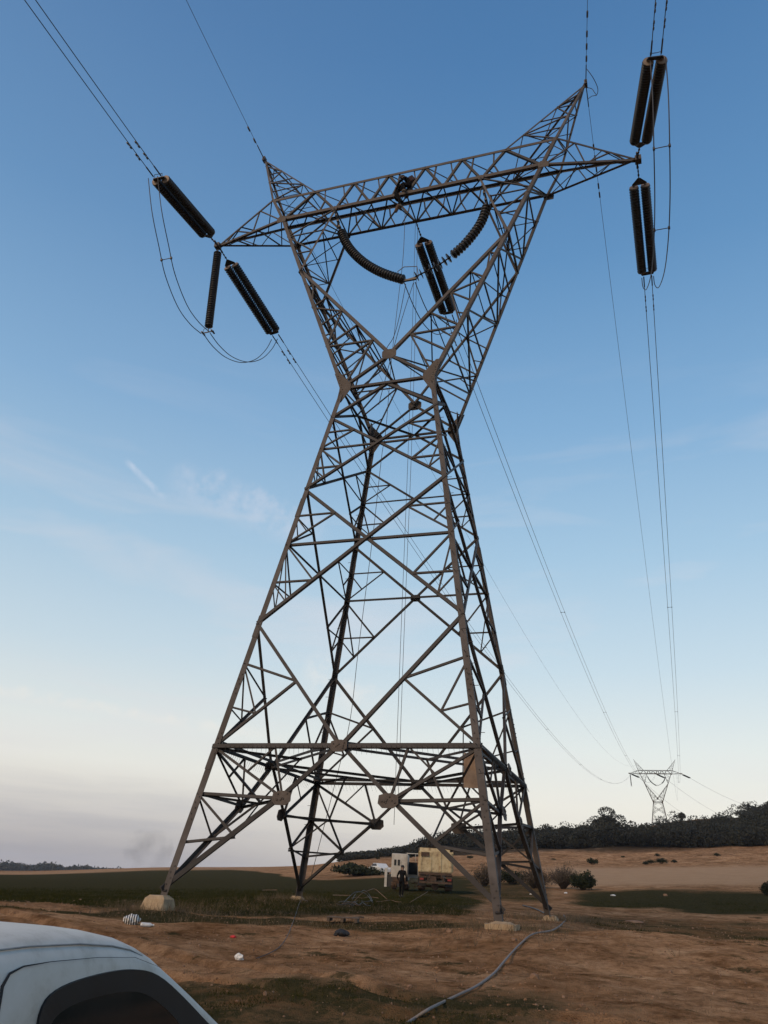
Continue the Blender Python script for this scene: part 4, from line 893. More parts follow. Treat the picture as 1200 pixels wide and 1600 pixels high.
mb = MB(); mb.box((-1.3, 5.2, .45), (.5, .5, .06)); mb.box((-1.3, 5.2, .75), (.5, .5, .05)); mb.box((-1.53, 5.2, .6), (.04, .5, .35)); mb.build('cab_step', M['rust'], tk)
# white box van beyond
vg = gat(623, 68, 1392); vn = empty('box_van', (vg.x, vg.y, vg.z-.05), R_(14), 'white box van with two small side windows parked left of the yellow truck', 'van')
mb = MB(); mb.box((.0, 1.4, 1.85), (1.25, 3.6, 1.7)); vb = bevel(mb.build('box_body', WHP, vn), .05)
for x in (-.34, -.06):
    mb = MB(); mb.box((x, -.413, 2.05), (.17, .02, .42)); f = mb.build('window', M['dark'], vb); mb = MB(); mb.box((x, -.43, 2.05), (.12, .012, .35)); mb.build('pane', GL, f)
mb = MB(); mb.box((.12, -.405, 1.6), (.015, .012, 1.1)); mb.box((.5, -.405, 1.85), (.012, .012, 1.6)); mb.build('door_seam', M['dark'], vb)
mb = MB(); mb.box((.0, 3.9, 1.5), (1.25, 1.3, 1.3)); bevel(mb.build('cab', WHP, vn), .12, 3)
mb = MB(); mb.box((.0, 1.8, .85), (1.0, 4.6, .3)); mb.box((.0, -.42, .62), (1.2, .08, .12)); mb.build('chassis', M['rust'], vn)
for s in (-1, 1): wheel(vn, (s*.5, .7, .42), .42, .2); wheel(vn, (s*.5, 3.7, .42), .42, .26)
# distant white car
cg = ground(592, 1367); car = empty('parked_car', tuple(cg), R_(42), 'small white car parked far off left of the trucks on the dirt track', 'car')
mb = MB(); prof = [(-2.05, .35), (-2.1, .75), (-1.95, .95), (-1.35, 1.0), (-.75, 1.42), (.55, 1.45), (1.15, 1.0), (1.95, .9), (2.1, .65), (2.05, .35)]
n_ = len(prof); vs = []; 
for x in (-.82, .82):
    for y, z in prof: vs.append((x*(.86 if z > 1.2 else 1), y, z))
mb.add(vs, [tuple(range(n_-1, -1, -1)), tuple(range(n_, 2*n_))]+[(i, (i+1) % n_, n_+(i+1) % n_, n_+i) for i in range(n_)]); bevel(mb.build('body', mat('clean_white_paint', (.62, .62, .6), .4), car), .06, 3)
for s in (-1, 1):
    mb = MB(); mb.plate((s*.79, 0, 1.18), Y_, Z_, [(-1.0, -.16), (.95, -.16), (.5, .19), (-.68, .19)], .03); mb.build('side_window', GL, car)
    for y in (-1.3, 1.3): wheel(car, (s*.76, y, .32), .32, .2)
mb = MB(); mb.plate((0, .92, 1.23), X_, Vector((0, -.8, .62)), [(-.6, -.3), (.6, -.3), (.55, .3), (-.55, .3)], .03); mb.build('windscreen', GL, car)
# pale post with dark gate beside the van
gp = gat(602, 80, 1390); gt = empty('gate', tuple(gp), R_(12), 'pale gate post with a dark mesh panel left of the white van', 'gate')
mb = MB(); mb.box((0, 0, .7), (.22, .22, 1.7)); mb.build('gate_post', WHP, gt)
mb = MB(); mb.box((.75, 0, .45), (1.3, .05, 1.1)); mb.build('gate_panel', M['dark'], gt); mb = MB(); mb.box((.75, 0, 1.6), (1.4, .05, .05)); mb.box((1.4, 0, .8), (.06, .06, 1.7)); mb.build('gate_rail', WHP, gt)
# ---- the white pickup beside the camera
PU = empty('pickup', (CAM.x-3.68, CAM.y+4.4, -1.44), 0, 'dusty white pickup in the bottom left corner with its dark door window', 'pickup')
PAINT = mat('dusty_white_paint', (.50, .475, .425), .5, scale=3.2, c2=(.33, .30, .25), c3=(.56, .54, .50), det=9, coords='Object')
ZO = 1.44; YO = 4.4
def wz(z): return .695+(.05-z)*.13 if z < .05 else .695
def cabsec(y, zc, zb=-.52):
    # half profile from the roof centre down to the belt, in camera-relative heights
    h = zc-zb; P = []
    for w_, f in ((0, 0), (.2, .003), (.38, .014), (.50, .032), (.575, .060), (.605, .082), (.618, .100), (.626, .112), (.640, .122), (.662, .150), (.686, .19), (.70, .26)):
        z = zc-f*min(h, .9)*1.0; P.append((w_*(wz(z)/.70 if f > .0 else 1), z))
    for f in (.4, .6, .8, 1.0): z = zc-h*f; P.append((wz(z)+.008, z))
    return P
st = [(2.92, -.3), (2.94, .0), (3.0, .10), (3.12, .155), (3.4, .185), (3.8, .20), (4.2, .197), (4.5, .178), (4.7, .150), (4.85, .112), (5.0, .060), (5.2, -.035), (5.4, -.14), (5.6, -.255), (5.8, -.37), (6.0, -.47), (6.12, -.515)]
st = [(y if y < 4.5 else 4.5+(y-4.5)*.94, z) for y, z in st]
mb = MB(); rows = []
for y, zc in st:
    hp = cabsec(y, zc); row = [(-w_, y-YO, z+ZO) for w_, z in reversed(hp)]+[(w_, y-YO, z+ZO) for w_, z in hp[1:]]; rows.append(row)
k = len(rows[0]); mb.add([p for r in rows for p in r], [(i*k+j, i*k+j+1, (i+1)*k+j+1, (i+1)*k+j) for i in range(len(rows)-1) for j in range(k-1)]+[tuple(range(k))])
mb.build('roof', PAINT, PU, True)
mb = MB(); lower = [(0, -.52), (.50, -.52), (.78, -.53), (.83, -.62), (.845, -.8), (.84, -1.0), (.80, -1.14)]
def lowsec(y, zt, wsc=1): return [(-w_*wsc, y-YO, (z if z < -.6 else z+(zt+.52))+ZO) for w_, z in reversed(lower)]+[(w_*wsc, y-YO, (z if z < -.6 else z+(zt+.52))+ZO) for w_, z in lower[1:]]
rw = [lowsec(*a) for a in ((2.90, -.52), (3.6, -.52), (5.9, -.53), (6.4, -.555), (6.9, -.585), (7.25, -.64), (7.42, -.72, .97))]
k = len(rw[0]); mb.add([p for r in rw for p in r], [(i*k+j, i*k+j+1, (i+1)*k+j+1, (i+1)*k+j) for i in range(len(rw)-1) for j in range(k-1)]+[tuple(range(k)), tuple(range((len(rw)-1)*k+k-1, (len(rw)-1)*k-1, -1))])
mb.build('body', PAINT, PU, True)
mb = MB()
for s in (-1, 1): mb.box((s*.79, 1.95-YO, .66), (.07, 1.85, .52))
mb.box((0, 1.04-YO, .66), (1.64, .06, .52)); mb.box((0, 2.85-YO, .66), (1.64, .05, .52)); mb.box((0, 1.95-YO, .46), (1.56, 1.8, .05)); bevel(mb.build('load_bed', PAINT, PU), .03)
mb = MB(); mb.box((0, 4.2-YO, .38), (1.3, 6.0, .16)); mb.build('chassis', M['dark'], PU)
for y in (1.85, 6.55):
    for s in (-1, 1): wheel(PU, (s*.74, y-YO, .36), .36, .24)
GUT = mat('gutter_seal', (.22, .23, .23), .7)
RUB = mat('black_trim', (.011, .011, .012), .5, spec=.35); PG = mat('tinted_glass', (.012, .016, .017), .04, scale=2)
def side_plate(name, poly, off, m, parent, s=1, t=.006, hole=None):
    mb = MB(); P = lambda y, z, o: Vector((s*(wz(z)+.008+o), y-YO, z+ZO)); n_ = len(poly)
    if hole is None:
        mb.add([P(y, z, off) for y, z in poly]+[P(y, z, off+t) for y, z in poly], [tuple(range(n_)), tuple(range(2*n_-1, n_-1, -1))]+[(i, (i+1) % n_, n_+(i+1) % n_, n_+i) for i in range(n_)])
    else:
        mb.add([P(y, z, off+t) for y, z in poly]+[P(y, z, off+t*.3) for y, z in hole]+[P(y, z, off-.02) for y, z in poly], [(i, (i+1) % n_, n_+(i+1) % n_, n_+i) for i in range(n_)]+[(i, (i+1) % n_, 2*n_+(i+1) % n_, 2*n_+i) for i in range(n_)])
    return mb.build(name, m, parent)
def rs(poly, n_=64):
    """rounded closed outline resampled"""
    p = [Vector((a, b, 0)) for a, b in poly]; q = []
    for i in range(len(p)):
        a, b, c = p[i-1], p[i], p[(i+1) % len(p)]
        for t in (.0, .25, .5, .75): q.append(lerp(lerp(lerp(a, b, .5), b, t), lerp(b, lerp(b, c, .5), t), t))
    return [(v.x, v.y) for v in q]
rim = rs([(3.83, -.30), (3.84, -.12), (3.98, -.055), (4.3, -.02), (4.62, -.012), (4.88, -.05), (5.2, -.20), (5.5, -.36), (5.82, -.52), (4.8, -.53), (3.84, -.53)])
gls = rs([(3.90, -.32), (3.93, -.20), (4.08, -.145), (4.32, -.125), (4.55, -.12), (4.78, -.145), (5.02, -.25), (5.20, -.35), (5.30, -.47), (4.7, -.50), (3.91, -.50)])
for s in (1, -1):
    dm = MB(); 
    gap = [(3.60, -1.0), (3.57, -.6), (3.56, -.2), (3.57, -.03), (3.61, .02), (3.70, .045), (3.9, .055), (4.3, .056), (4.65, .04), (4.95, -.03)]
    pp = [Vector((s*(wz(z)+.006 if z > -.5 else .842), y-YO, z+ZO)) for y, z in gap]
    pp[0].x = s*.842; pp[1].x = s*.82
    rdi = [.009]*4+[.006, .004, .002, .0015, .0012, .001]
    dm.tube(pp, rdi, 6); door = dm.build('door_gap', RUB, PU, True)
    w_ = side_plate('door_window', rim, .003, RUB, PU, s, .012, gls); side_plate('pane', gls, .0035, PG, w_, s, .002)
    hm = MB(); hm.box((s*.865, 3.8-YO, .72), (.03, .2, .035)); bevel(hm.build('door_handle', RUB, PU), .01)
    mm = MB(); mm.box((s*.96, 5.5-YO, .88), (.2, .07, .14)); mm.tube([(s*.80, 5.5-YO, .86), (s*.90, 5.5-YO, .87)], .02, 6); bevel(mm.build('wing_mirror', RUB, PU), .025)
    gm = MB(); gm.tube([Vector((s*.634, y-YO, zz+ZO-.078)) for y, zz in st if 3.0 <= y <= 4.9], .005, 6); gm.build('roof_gutter', GUT, PU, True)
mb = MB(); wr = []
for y, zc in st:
    if 4.97 <= y <= 6.05: wr.append([(w_*f, y-YO, zc+ZO+.004-.014*abs(f)**2.2) for w_ in [.50+.09*(y-4.97)] for f in (-1, -.6, -.2, .2, .6, 1)])
mb.add([p for r in wr for p in r], [(i*6+j, i*6+j+1, (i+1)*6+j+1, (i+1)*6+j) for i in range(len(wr)-1) for j in range(5)]); mb.build('windscreen', PG, PU, True)
for s in (-1, 1):
    mb = MB(); mb.box((s*.6, 7.41-YO, .70), (.3, .05, .17)); bevel(mb.build('headlight', mat('lamp_lens', (.5, .5, .48), .15), PU), .02)
mb = MB(); mb.box((0, 7.45-YO, .42), (1.66, .14, .2)); bevel(mb.build('bumper', RUB, PU), .04)
#@@VEG
# ------------------------------------------------------------------ vegetation and litter
def leaf_mesh(name, C_, size, m, kind=None, n=3, flat=.6, parent=None):
    """C_: (N,3) leaf centres, one small randomly turned face each"""
    N_ = len(C_); a = rng.normal(size=(N_, 3)); a /= np.linalg.norm(a, axis=1)[:, None]; b = rng.normal(size=(N_, 3)); b -= a*(a*b).sum(1)[:, None]; b /= np.linalg.norm(b, axis=1)[:, None]
    sz = np.asarray(size)*(0.6+.8*rng.random(N_)); a *= sz[:, None]; b *= (sz*flat)[:, None]
    V = np.stack([C_-a, C_+b*.9, C_+a, C_-b*.9], 1).reshape(-1, 3); me = bpy.data.meshes.new(name)
    me.vertices.add(len(V)); me.vertices.foreach_set('co', V.ravel()); me.loops.add(4*N_); me.loops.foreach_set('vertex_index', np.arange(4*N_, dtype=np.int32))
    me.polygons.add(N_); me.polygons.foreach_set('loop_start', np.arange(0, 4*N_, 4, dtype=np.int32)); me.polygons.foreach_set('loop_total', np.full(N_, 4, dtype=np.int32)); me.update(calc_edges=True)
    me.materials.append(m); o = bpy.data.objects.new(name, me); col.objects.link(o)
    if kind: o['kind'] = kind
    if parent: o.parent = parent
    return o
def blob(c, R, H, n_, k=5):
    """uneven crown: leaves on several sub-clumps"""
    out = []
    for i in range(k):
        o = rng.normal(size=3)*[.42, .42, .3]; d = rng.normal(size=(n_//k, 3)); d /= np.linalg.norm(d, axis=1)[:, None]
        rr = .36+.32*rng.random(); out.append((o+d*rr*(.55+.45*rng.random((n_//k, 1))**.5))*[R, R, H])
    return np.concatenate(out)+np.array(c)
# pine wood on the hill
cen = []; szs = []
def hill_r(px): return np.interp(px, [560, 640, 700, 800, 930, 1060, 1200, 1500], [250, 246, 242, 238, 224, 220, 218, 218])
tr_ct = 0
for i in range(1500):
    px = random.uniform(548, 1750) if i % 5 else random.uniform(548, 900); r0_ = float(hill_r(px)); r = r0_+abs(random.gauss(0, 1))*55 if i % 3 else r0_+random.uniform(0, 14)
    if r > 345: r = random.uniform(r0_, 340)
    if px < 700 and r > r0_+45: continue
    if 950 < px < 1165 and r > 262-abs(px-1060)*.1: 
        if random.random() < .84: continue
        s_ = .28
    else: s_ = 1.0
    p = gat(px, r, 1300); edge_ = min(1, max(.35, (px-540)/160)); H = random.uniform(2.2, 2.9)*s_*edge_; R = random.uniform(2.8, 4.4)*(s_ if s_ < 1 else 1)
    c = (p.x, p.y, p.z+H*random.uniform(.6, 1.1)); n_ = 400 if s_ == 1 else 90
    cen.append(blob(c, R, H, n_)); szs.append(np.full(len(cen[-1]), .27 if s_ == 1 else .16))
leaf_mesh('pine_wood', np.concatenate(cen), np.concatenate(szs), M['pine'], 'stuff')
# far treeline across the plain
cen = []
for i in range(1000):
    px = random.uniform(-250, 245); r = random.uniform(1150, 1500); p = gat(px, r, 1360); H = (random.uniform(4.0, 6.0)*(1 if px < 90 else 1-(px-90)/240))*(1+.16*math.sin(px*.11)+.12*math.sin(px*.37)); cen.append(blob((p.x, p.y, p.z+H*.8), random.uniform(7, 12), H, 60))
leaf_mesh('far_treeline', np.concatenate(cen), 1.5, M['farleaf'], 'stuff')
# skyline tree
def tree(px, r, H, Rr, lb, group=None, n_=900, name='pine_tree'):
    p = gat(px, r, 1300); root = empty(name, tuple(p), label=lb, cat='tree', group=group); mb = MB(); mb.tube([(0, 0, -.5), (.1, 0, H*.35), (-.1, .1, H*.65)], [.35, .26, .12], 7)
    for i in range(6): a = i*1.05; mb.tube([(0, 0, H*(.3+.05*i)), (math.cos(a)*Rr*.5, math.sin(a)*Rr*.5, H*(.55+.05*i))], [.14, .04], 5)
    mb.build('trunk', M['bark'], root); leaf_mesh('crown', blob((0, 0, H*.72), Rr, H*.33, n_*4, 9), .27, M['pine'], parent=root)
tree(943, 262, 8.0, 4.6, 'round-topped tree standing above the wood on the skyline', 'trees on the skyline')
tree(1067, 322, 3.0, 1.1, 'thin upright bush on the hill crest right of the distant pylon', 'trees on the skyline', 250)
# shrubs
def shrub(name, px, py, r, R, H, lb, dens=900, m='leaf', lf=.05, twigs=40, cat='shrub', group='shrubs around the pylon'):
    p = ground(px, py) if r < 80 else gat(px, r, py); root = empty(name, tuple(p), label=lb, cat=cat, group=group); mb = MB(); tips = []
    for i in range(twigs):
        a = random.uniform(0, 2*math.pi); u = random.uniform(.2, 1); q = Vector((math.cos(a)*R*u, math.sin(a)*R*u, H*random.uniform(.5, 1.0)*(1.15-.45*u))); mid = q*.5+Vector((random.uniform(-.15, .15), random.uniform(-.15, .15), H*.06))
        mb.tube([(math.cos(a)*.08, math.sin(a)*.08, -.1), mid, q], [.03, .018, .006], 4); tips.append(q)
        for j in range(4):
            b = lerp(mid, q, random.random()); e_ = b+Vector((random.uniform(-.3, .3)*R*.6, random.uniform(-.3, .3)*R*.6, random.uniform(0, .2)*H*.6)); mb.tube([b, e_], [.01, .004], 3); tips.append(e_)
    mb.build('branches', M['bark'], root)
    if dens:
        t = np.array([tuple(q) for q in tips]); idx = rng.integers(0, len(t), dens); C_ = t[idx]+rng.normal(size=(dens, 3))*[R*.11, R*.11, H*.10]; C_[:, 2] = np.clip(C_[:, 2]*(.55+.5*rng.random(dens)), .05, None); leaf_mesh('foliage', C_, lf, M[m], parent=root)
    return root
shrub('dense_shrub', 911, 1391, 56, 1.15, 1.45, 'dark dense shrub right of the pylon at the edge of the green strip', 6500, lf=.085, twigs=60)
shrub('bare_shrub', 880, 1389, 57, 1.6, 2.0, 'leafless tangled shrub touching the left of the dark dense one', 2600, 'leafdry', .055, 110)
shrub('bare_shrub', 836, 1388, 60, 1.7, 1.8, 'leafless tangled shrub seen through the right legs of the pylon', 2600, 'leafdry', .06, 90)
shrub('bare_shrub', 757, 1385, 66, 1.3, 1.9, 'brownish shrub right of the yellow truck', 2200, 'leafdry', .07, 80)
shrub('dense_shrub', 1203, 1399, 48, .62, .85, 'dark shrub cut by the right edge of the photo', 2600, lf=.06)
shrub('low_shrub', 556, 1369, 118, 3.6, 1.3, 'wide low dark shrub beside the dirt track left of the white car', 4200, lf=.22, twigs=60)
shrub('low_shrub', 800, 1382, 70, 1.9, 1.5, 'dark shrub in front of the soil slope behind the right legs', 2600, lf=.09)
k = 0
names_ = [(925, 1342, 150, 'on the soil slope above the dense shrub'), (1008, 1347, 150, 'leftmost of the row on the pale field edge'), (1017, 1346, 152, 'middle of the row on the pale field edge'), (1034, 1345, 151, 'largest of the row on the pale field edge'), (1053, 1347, 153, 'rightmost of the row on the pale field edge'),
          (973, 1333, 195, 'high on the soil slope left of the field edge row'), (1026, 1333, 196, 'high on the soil slope above the field edge row'), (590, 1345, 190, 'on the soil slope above the white car'), (640, 1337, 200, 'on the soil slope above the white van'), (735, 1345, 175, 'on the soil slope right of the yellow truck'), (530, 1356, 200, 'on the bare ridge left of the wide low shrub'), (865, 1338, 185, 'on the soil slope above the leafless shrubs'), (1120, 1338, 190, 'on the soil slope towards the right edge')]
first = None
for px, py, r, t_ in names_:
    if first is None: first = shrub('small_bush', px, py, r, 1.2, 1.0, 'small dark bush '+t_, 900, lf=.10, twigs=16, group='small bushes on the soil slope'); o = first
    else: o = copy_tree(first); p = gat(px, r, py); o.location = p; o.rotation_euler.z = random.uniform(0, 6); s_ = random.uniform(.35, .7)*(1.5 if 'largest' in t_ else 1); o.scale = (s_*1.2, s_, s_)
    o['label'] = 'small dark bush '+t_
# grass blades and weeds near the camera and round the pad
def scatter(n_, rmin, rmax, thr, px0=-100, px1=1320):
    az0, az1 = [math.atan2(pray(x, 1450).x, pray(x, 1450).y) for x in (px0, px1)]
    a = rng.uniform(az0, az1, n_); r = np.sqrt(rng.uniform(rmin**2, rmax**2, n_)); x = CAM.x+np.sin(a)*r; y = CAM.y+np.cos(a)*r; g, p_, s_ = masks(x, y)
    g = g+fbm(x, y, 1.6, 4, 51)*1.3+fbm(x, y, .5, 2, 55)*.4; k_ = (g > thr) & (rng.random(n_) > sstep(rmax*.45, rmax, r)); return x[k_], y[k_], height(x[k_], y[k_])
def blades(name, x, y, z, h, m, per=6, spread=.06, wd=.006):
    n_ = len(x)*per; X = np.repeat(x, per)+rng.normal(size=n_)*spread; Y = np.repeat(y, per)+rng.normal(size=n_)*spread; Z = np.repeat(z, per)-.01
    hh = h*(.4+.9*rng.random(n_)); a = rng.uniform(0, 2*np.pi, n_); l = rng.normal(size=(n_, 2))*.45*hh[:, None]; w_ = wd*(.6+.8*rng.random(n_))
    B = np.stack([X, Y, Z], 1); dx = np.stack([np.cos(a)*w_, np.sin(a)*w_, np.zeros(n_)], 1); T_ = B+np.stack([l[:, 0], l[:, 1], hh], 1)
    V = np.stack([B-dx, B+dx, T_], 1).reshape(-1, 3); me = bpy.data.meshes.new(name); me.vertices.add(len(V)); me.vertices.foreach_set('co', V.ravel()); me.loops.add(3*n_); me.loops.foreach_set('vertex_index', np.arange(3*n_, dtype=np.int32))
    me.polygons.add(n_); me.polygons.foreach_set('loop_start', np.arange(0, 3*n_, 3, dtype=np.int32)); me.polygons.foreach_set('loop_total', np.full(n_, 3, dtype=np.int32)); me.update(calc_edges=True); me.materials.append(M[m])
    o = bpy.data.objects.new(name, me); col.objects.link(o); o['kind'] = 'stuff'
blades('short_grass', *scatter(60000, 7, 34, .72), .045, 'grass', 7, .07, .007)
blades('field_grass', *scatter(60000, 30, 75, .75, -50, 1300), .09, 'grass', 5, .14, .014)
x, y, z = scatter(9000, 24, 48, .45, 150, 1000); blades('dry_weeds', x, y, z, .16, 'dry', 4, .12, .006)
# weeds round the pylon's feet
xs, ys = [], []
for n in 'ABCD':
    k_ = 160; a = rng.uniform(0, 6.28, k_); r = .6+rng.exponential(.8, k_); xs.append(FEET[n][0]+np.cos(a)*r); ys.append(FEET[n][1]+np.sin(a)*r)
xs, ys = np.concatenate(xs), np.concatenate(ys); blades('tall_weeds', xs, ys, height(xs, ys), .30, 'dry', 6, .06, .006)
# stones and clods strewn over the soil
bm = bmesh.new(); tmpl = bmesh.new(); bmesh.ops.create_icosphere(tmpl, subdivisions=1, radius=1); tv = np.array([v.co[:] for v in tmpl.verts]); tf = [[v.index for v in f.verts] for f in tmpl.faces]; tmpl.free(); bm.free()
n_ = 5200; az0, az1 = [math.atan2(pray(x, 1450).x, pray(x, 1450).y) for x in (-60, 1300)]; a = rng.uniform(az0, az1, n_); r = np.sqrt(rng.uniform(9**2, 42**2, n_)); x = CAM.x+np.sin(a)*r; y = CAM.y+np.cos(a)*r; z = height(x, y)
s_ = .009+.022*rng.random(n_)**3+(rng.random(n_) > .992)*.04*rng.random(n_)
V = []; Fs = []
for i in range(n_):
    V.append(tv*s_[i]*rng.uniform(.6, 1.3, (1, 3))*(1+rng.normal(size=(len(tv), 1))*.14)+[x[i], y[i], z[i]+s_[i]*.25]); Fs += [[q+i*len(tv) for q in f] for f in tf]
me = bpy.data.meshes.new('scattered_stones'); me.from_pydata(np.concatenate(V).tolist(), [], Fs); me.materials.append(M['stone']); o = bpy.data.objects.new('scattered_stones', me); col.objects.link(o); o['kind'] = 'stuff'
n_ = 6000; a = rng.uniform(az0, az1, n_); r = np.sqrt(rng.uniform(8**2, 34**2, n_)); x = CAM.x+np.sin(a)*r; y = CAM.y+np.cos(a)*r; k_ = (fbm(x, y, 2.5, 3, 71) > .0) & (masks(x, y)[0]+fbm(x, y, 1.6, 4, 51)*.5 < .38); x, y = x[k_], y[k_]; z = height(x, y); n_ = len(x); s_ = .010+.024*rng.random(n_)**2
V = []; Fs = []
for i in range(n_):
    V.append(tv*s_[i]*rng.uniform(.6, 1.4, (1, 3))*[1, 1, .7]*(1+rng.normal(size=(len(tv), 1))*.16)+[x[i], y[i], z[i]+s_[i]*.1]); Fs += [[q+i*len(tv) for q in f] for f in tf]
me = bpy.data.meshes.new('soil_clods'); me.from_pydata(np.concatenate(V).tolist(), [], Fs); me.materials.append(mat('clod_earth', (.21, .12, .068), .98, scale=.6, c2=(.12, .065, .038), c3=(.30, .18, .11), spec=0)); o = bpy.data.objects.new('soil_clods', me); col.objects.link(o); o['kind'] = 'stuff'
x, y, z = scatter(5000, 9, 26, -.1, -50, 1250); blades('dry_stalks', x, y, z, .07, 'dry', 3, .05, .004)
# single litter and bigger stones
def lump(name, px, py, sz, m, lb, cat, group=None, seed=0, sub=2, rz=0):
    p = ground(px, py); bm = bmesh.new(); bmesh.ops.create_icosphere(bm, subdivisions=sub, radius=1)
    for v in bm.verts:
        n3 = mnoise.noise(v.co*1.6+Vector((seed*3.1, seed, 0)))*.35+mnoise.noise(v.co*4+Vector((seed, 0, 0)))*.15; v.co *= 1+n3; v.co = Vector((v.co.x*sz[0], v.co.y*sz[1], v.co.z*sz[2]))
    me = bpy.data.meshes.new(name); bm.to_mesh(me); bm.free(); me.materials.append(m); o = bpy.data.objects.new(name, me); col.objects.link(o); o.location = (p.x, p.y, p.z+sz[2]*.45); o.rotation_euler.z = rz
    return tag(o, lb, cat, group)
WPL = mat('white_plastic', (.62, .62, .60), .5, scale=20)
lump('plastic_bag', 373, 1500, (.10, .08, .085), WPL, 'crumpled white plastic bag on the soil left of the centre', 'bag', seed=3, sub=3)
lump('plastic_bag', 958, 1400, (.20, .14, .07), WPL, 'white plastic scrap left of the pale field near the shrubs', 'bag', 'white scraps', seed=5)
lump('plastic_bag', 832, 1398, (.22, .10, .06), WPL, 'white scrap on the grass between the right legs', 'bag', 'white scraps', seed=6)
lump('plastic_bag', 884, 1396, (.14, .10, .06), WPL, 'white scrap under the leafless shrub', 'bag', 'white scraps', seed=8)
lump('red_rag', 364, 1466, (.09, .07, .05), mat('red_cloth', (.45, .03, .03), .8), 'small red rag on the soil behind the white bag', 'rag', seed=9)
lump('netting_heap', 533, 1463, (.22, .20, .11), M['black'], 'dark tangled netting heap on the bare soil', 'netting', seed=11, sub=3)
lump('rubble_heap', 990, 1442, (.42, .22, .07), M['stone'], 'low heap of pale rubble and rags on the soil at the right', 'rubble', seed=12, sub=3)
for i, (px, py, s_, lb) in enumerate(((208, 1420, .12, 'pale stone left of the front left plinth'), (702, 1458, .09, 'pale stone near the middle of the soil bank'), (835, 1529, .09, 'pale stone right of the grey hose'), (845, 1458, .10, 'white stone beside the end of the grey hose'), (803, 1470, .07, 'small stone just left of the grey hose'), (640, 1543, .05, 'little white stone in the dark grass'), (148, 1478, .06, 'brown clod above the pickup roof'), (1040, 1400, .16, 'tan stone on the edge of the green strip'))):
    lump('stone', px, py, (s_, s_*.8, s_*.7), M['stone'], lb, 'stone', 'single stones', seed=20+i)
# striped sack and bottle
p = ground(205, 1444); st_ = empty('striped_sack', tuple(p), R_(30), 'black and white striped sack on the soil below the left plinth', 'sack')
bm = bmesh.new(); bmesh.ops.create_icosphere(bm, subdivisions=4, radius=1)
for v in bm.verts: v.co *= 1+mnoise.noise(v.co*2)*.25; v.co = Vector((v.co.x*.22, v.co.y*.16, v.co.z*.14))
me = bpy.data.meshes.new('sack_body'); bm.to_mesh(me); bm.free(); sm = bpy.data.materials.new('striped_cloth'); sm.use_nodes = True; t = sm.node_tree; wv = nd(t, 'ShaderNodeTexWave'); wv.inputs['Scale'].default_value = 5; wv.inputs['Distortion'].default_value = 1.2; tcn = nd(t, 'ShaderNodeTexCoord'); t.links.new(tcn.outputs['Object'], wv.inputs['Vector'])
r = ramp(t, [(.45, (.03, .03, .03)), (.55, (.6, .6, .58))]); t.links.new(wv.outputs['Color'], r.inputs[0]); t.links.new(r.outputs[0], t.nodes['Principled BSDF'].inputs['Base Color']); me.materials.append(sm)
o = bpy.data.objects.new('sack_body', me); col.objects.link(o); o.parent = st_; o.location = (0, 0, .1)
p = ground(229, 1449); bt = empty('plastic_bottle', tuple(p+Z_*.06), R_(25), 'clear plastic bottle lying right of the striped sack', 'bottle')
mb = MB(); mb.tube([(-.17, 0, 0), (-.15, 0, 0), (-.05, 0, 0), (0, 0, 0), (.08, 0, 0), (.13, 0, 0), (.16, 0, 0)], [.04, .055, .055, .05, .055, .025, .02], 12); mb.build('bottle_body', mat('clear_plastic', (.5, .52, .54), .15), bt, True); mb = MB(); mb.tube([(.165, 0, 0), (.19, 0, 0)], .022, 10); mb.build('cap', WPL, bt)
# low wooden pallet
p = ground(536, 1442); pl = empty('wooden_pallet', tuple(p), R_(14), 'dark wooden pallet lying on the soil in front of the rear left leg', 'pallet')
WD = mat('old_wood', (.10, .07, .05), .9, scale=6); mb = MB()
for i in range(5): mb.box((0, -.35+i*.17, .15), (1.0, .11, .025))
mb.build('deck_boards', WD, pl); mb = MB()
for x in (-.44, 0, .44): mb.box((x, 0, .08), (.09, .8, .10))
mb.build('bearers', WD, pl)
cable_thing('loose_plank', [ground(548, 1437)+Z_*.06, ground(568, 1436)+Z_*.05], .03, 'stone', 'pale plank lying right behind the wooden pallet', 'plank')
# grey hose
cable_thing('grey_hose', [ground(x, y)+Z_*.04 for x, y in ((817, 1416), (835, 1421), (854, 1430))], .03, 'cable', 'thin grey cable lying between the two right feet', 'cable')
hp_ = [ground(x, y)+Z_*.05 for x, y in ((881, 1432), (884, 1439), (875, 1449), (862, 1457), (833, 1463), (815, 1477), (800, 1492), (785, 1510), (771, 1526), (746, 1545), (720, 1558), (692, 1572), (668, 1585), (646, 1599), (610, 1622), (560, 1650))]
M['hose'] = mat('grey_hose', (.19, .17, .16), .8, scale=6)
cable_thing('grey_hose', hp_, .024, 'hose', 'thick grey hose winding over the soil to the bottom edge', 'hose', n=8, k=6)
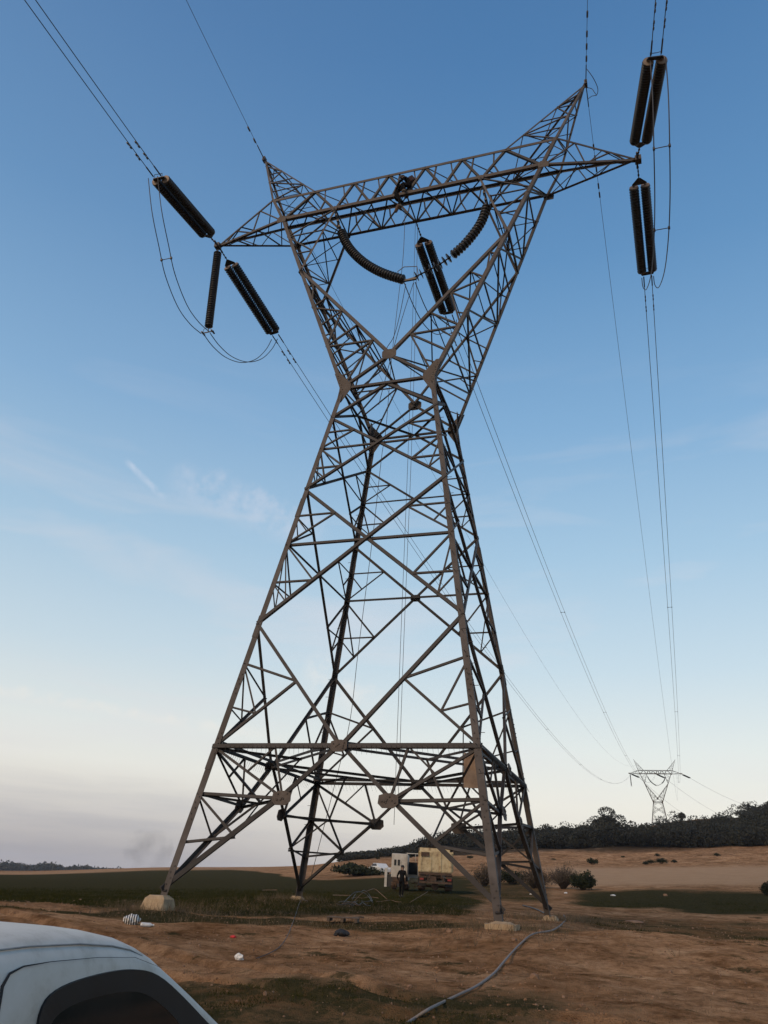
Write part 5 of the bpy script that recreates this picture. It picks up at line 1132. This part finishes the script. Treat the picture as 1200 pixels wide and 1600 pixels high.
# wire tangle on the grass inside the tower
def tangle():
    root = empty('wire_tangle', tuple(gat(600, 42, 1410)), label='tangle of pale stiff wires on the grass in front of the truck', cat='wire'); o = root.location
    for i in range(9):
        x0 = random.uniform(545, 650); y0 = random.uniform(1404, 1418); pts = []
        L_ = random.uniform(25, 60); sg = random.choice((-1, 1))
        for j in range(6):
            q = ground(x0+sg*L_*j/5, y0+random.uniform(-2.5, 2.5)); pts.append(q+Z_*(random.uniform(.03, .10)+.45*math.sin(math.pi*j/5)*(i % 3 == 0))-o)
        mb = MB(); mb.tube(smooth_path(pts, 5), .014, 5); mb.build('wire', M['stone'] if i % 2 else M['cable'], root, True)
tangle()
for i, (a, b, lb) in enumerate((((640, 1412), (668, 1400), 'thin pale stick leaning right of the wire tangle'), ((520, 1400), (548, 1408), 'thin pale stick lying left of the wire tangle'), ((410, 1392), (432, 1398), 'dry branch lying on the field left of the rear left foot'))):
    cable_thing('stick', [ground(*a)+Z_*.05, ground(*b)+Z_*.25], .015, 'stone', lb, 'stick', 'sticks on the grass')
# thin smoke rising far left on the plain
sm_ = bpy.data.materials.new('smoke'); sm_.use_nodes = True; t = sm_.node_tree; t.nodes.clear(); o_ = nd(t, 'ShaderNodeOutputMaterial'); pv = nd(t, 'ShaderNodeVolumePrincipled'); pv.inputs['Color'].default_value = (.25, .25, .28, 1); ns = nd(t, 'ShaderNodeTexNoise'); ns.inputs['Scale'].default_value = .055; ns.inputs['Detail'].default_value = 5; tcs = nd(t, 'ShaderNodeTexCoord'); t.links.new(tcs.outputs['Object'], ns.inputs['Vector']); ms_ = nd(t, 'ShaderNodeMapRange'); ms_.inputs['From Min'].default_value = .48; ms_.inputs['From Max'].default_value = .72; ms_.inputs['To Max'].default_value = .017; t.links.new(ns.outputs['Fac'], ms_.inputs[0]); t.links.new(ms_.outputs[0], pv.inputs['Density']); t.links.new(pv.outputs[0], o_.inputs['Volume'])
mb = MB()
for (px, py, a, b) in ((232, 1328, 26, 22),):
    c = at(px, py, 900); ring = [-1, -.8, -.45, 0, .45, .8, 1]; mb.tube([c+Z_*b*q for q in ring], [max(.05, a*math.sqrt(1-q*q)) for q in ring], 14)
o = mb.build('smoke', sm_); o['kind'] = 'stuff'
hz = bpy.data.materials.new('haze'); hz.use_nodes = True; t = hz.node_tree; t.nodes.clear(); o_ = nd(t, 'ShaderNodeOutputMaterial'); pv = nd(t, 'ShaderNodeVolumePrincipled'); pv.inputs['Color'].default_value = (.82, .88, 1, 1); pv.inputs['Density'].default_value = .00011; t.links.new(pv.outputs[0], o_.inputs['Volume'])
mb = MB(); mb.box((CAM.x, CAM.y, 40), (7400, 7400, 90)); o = mb.build('haze', hz); o['kind'] = 'stuff'
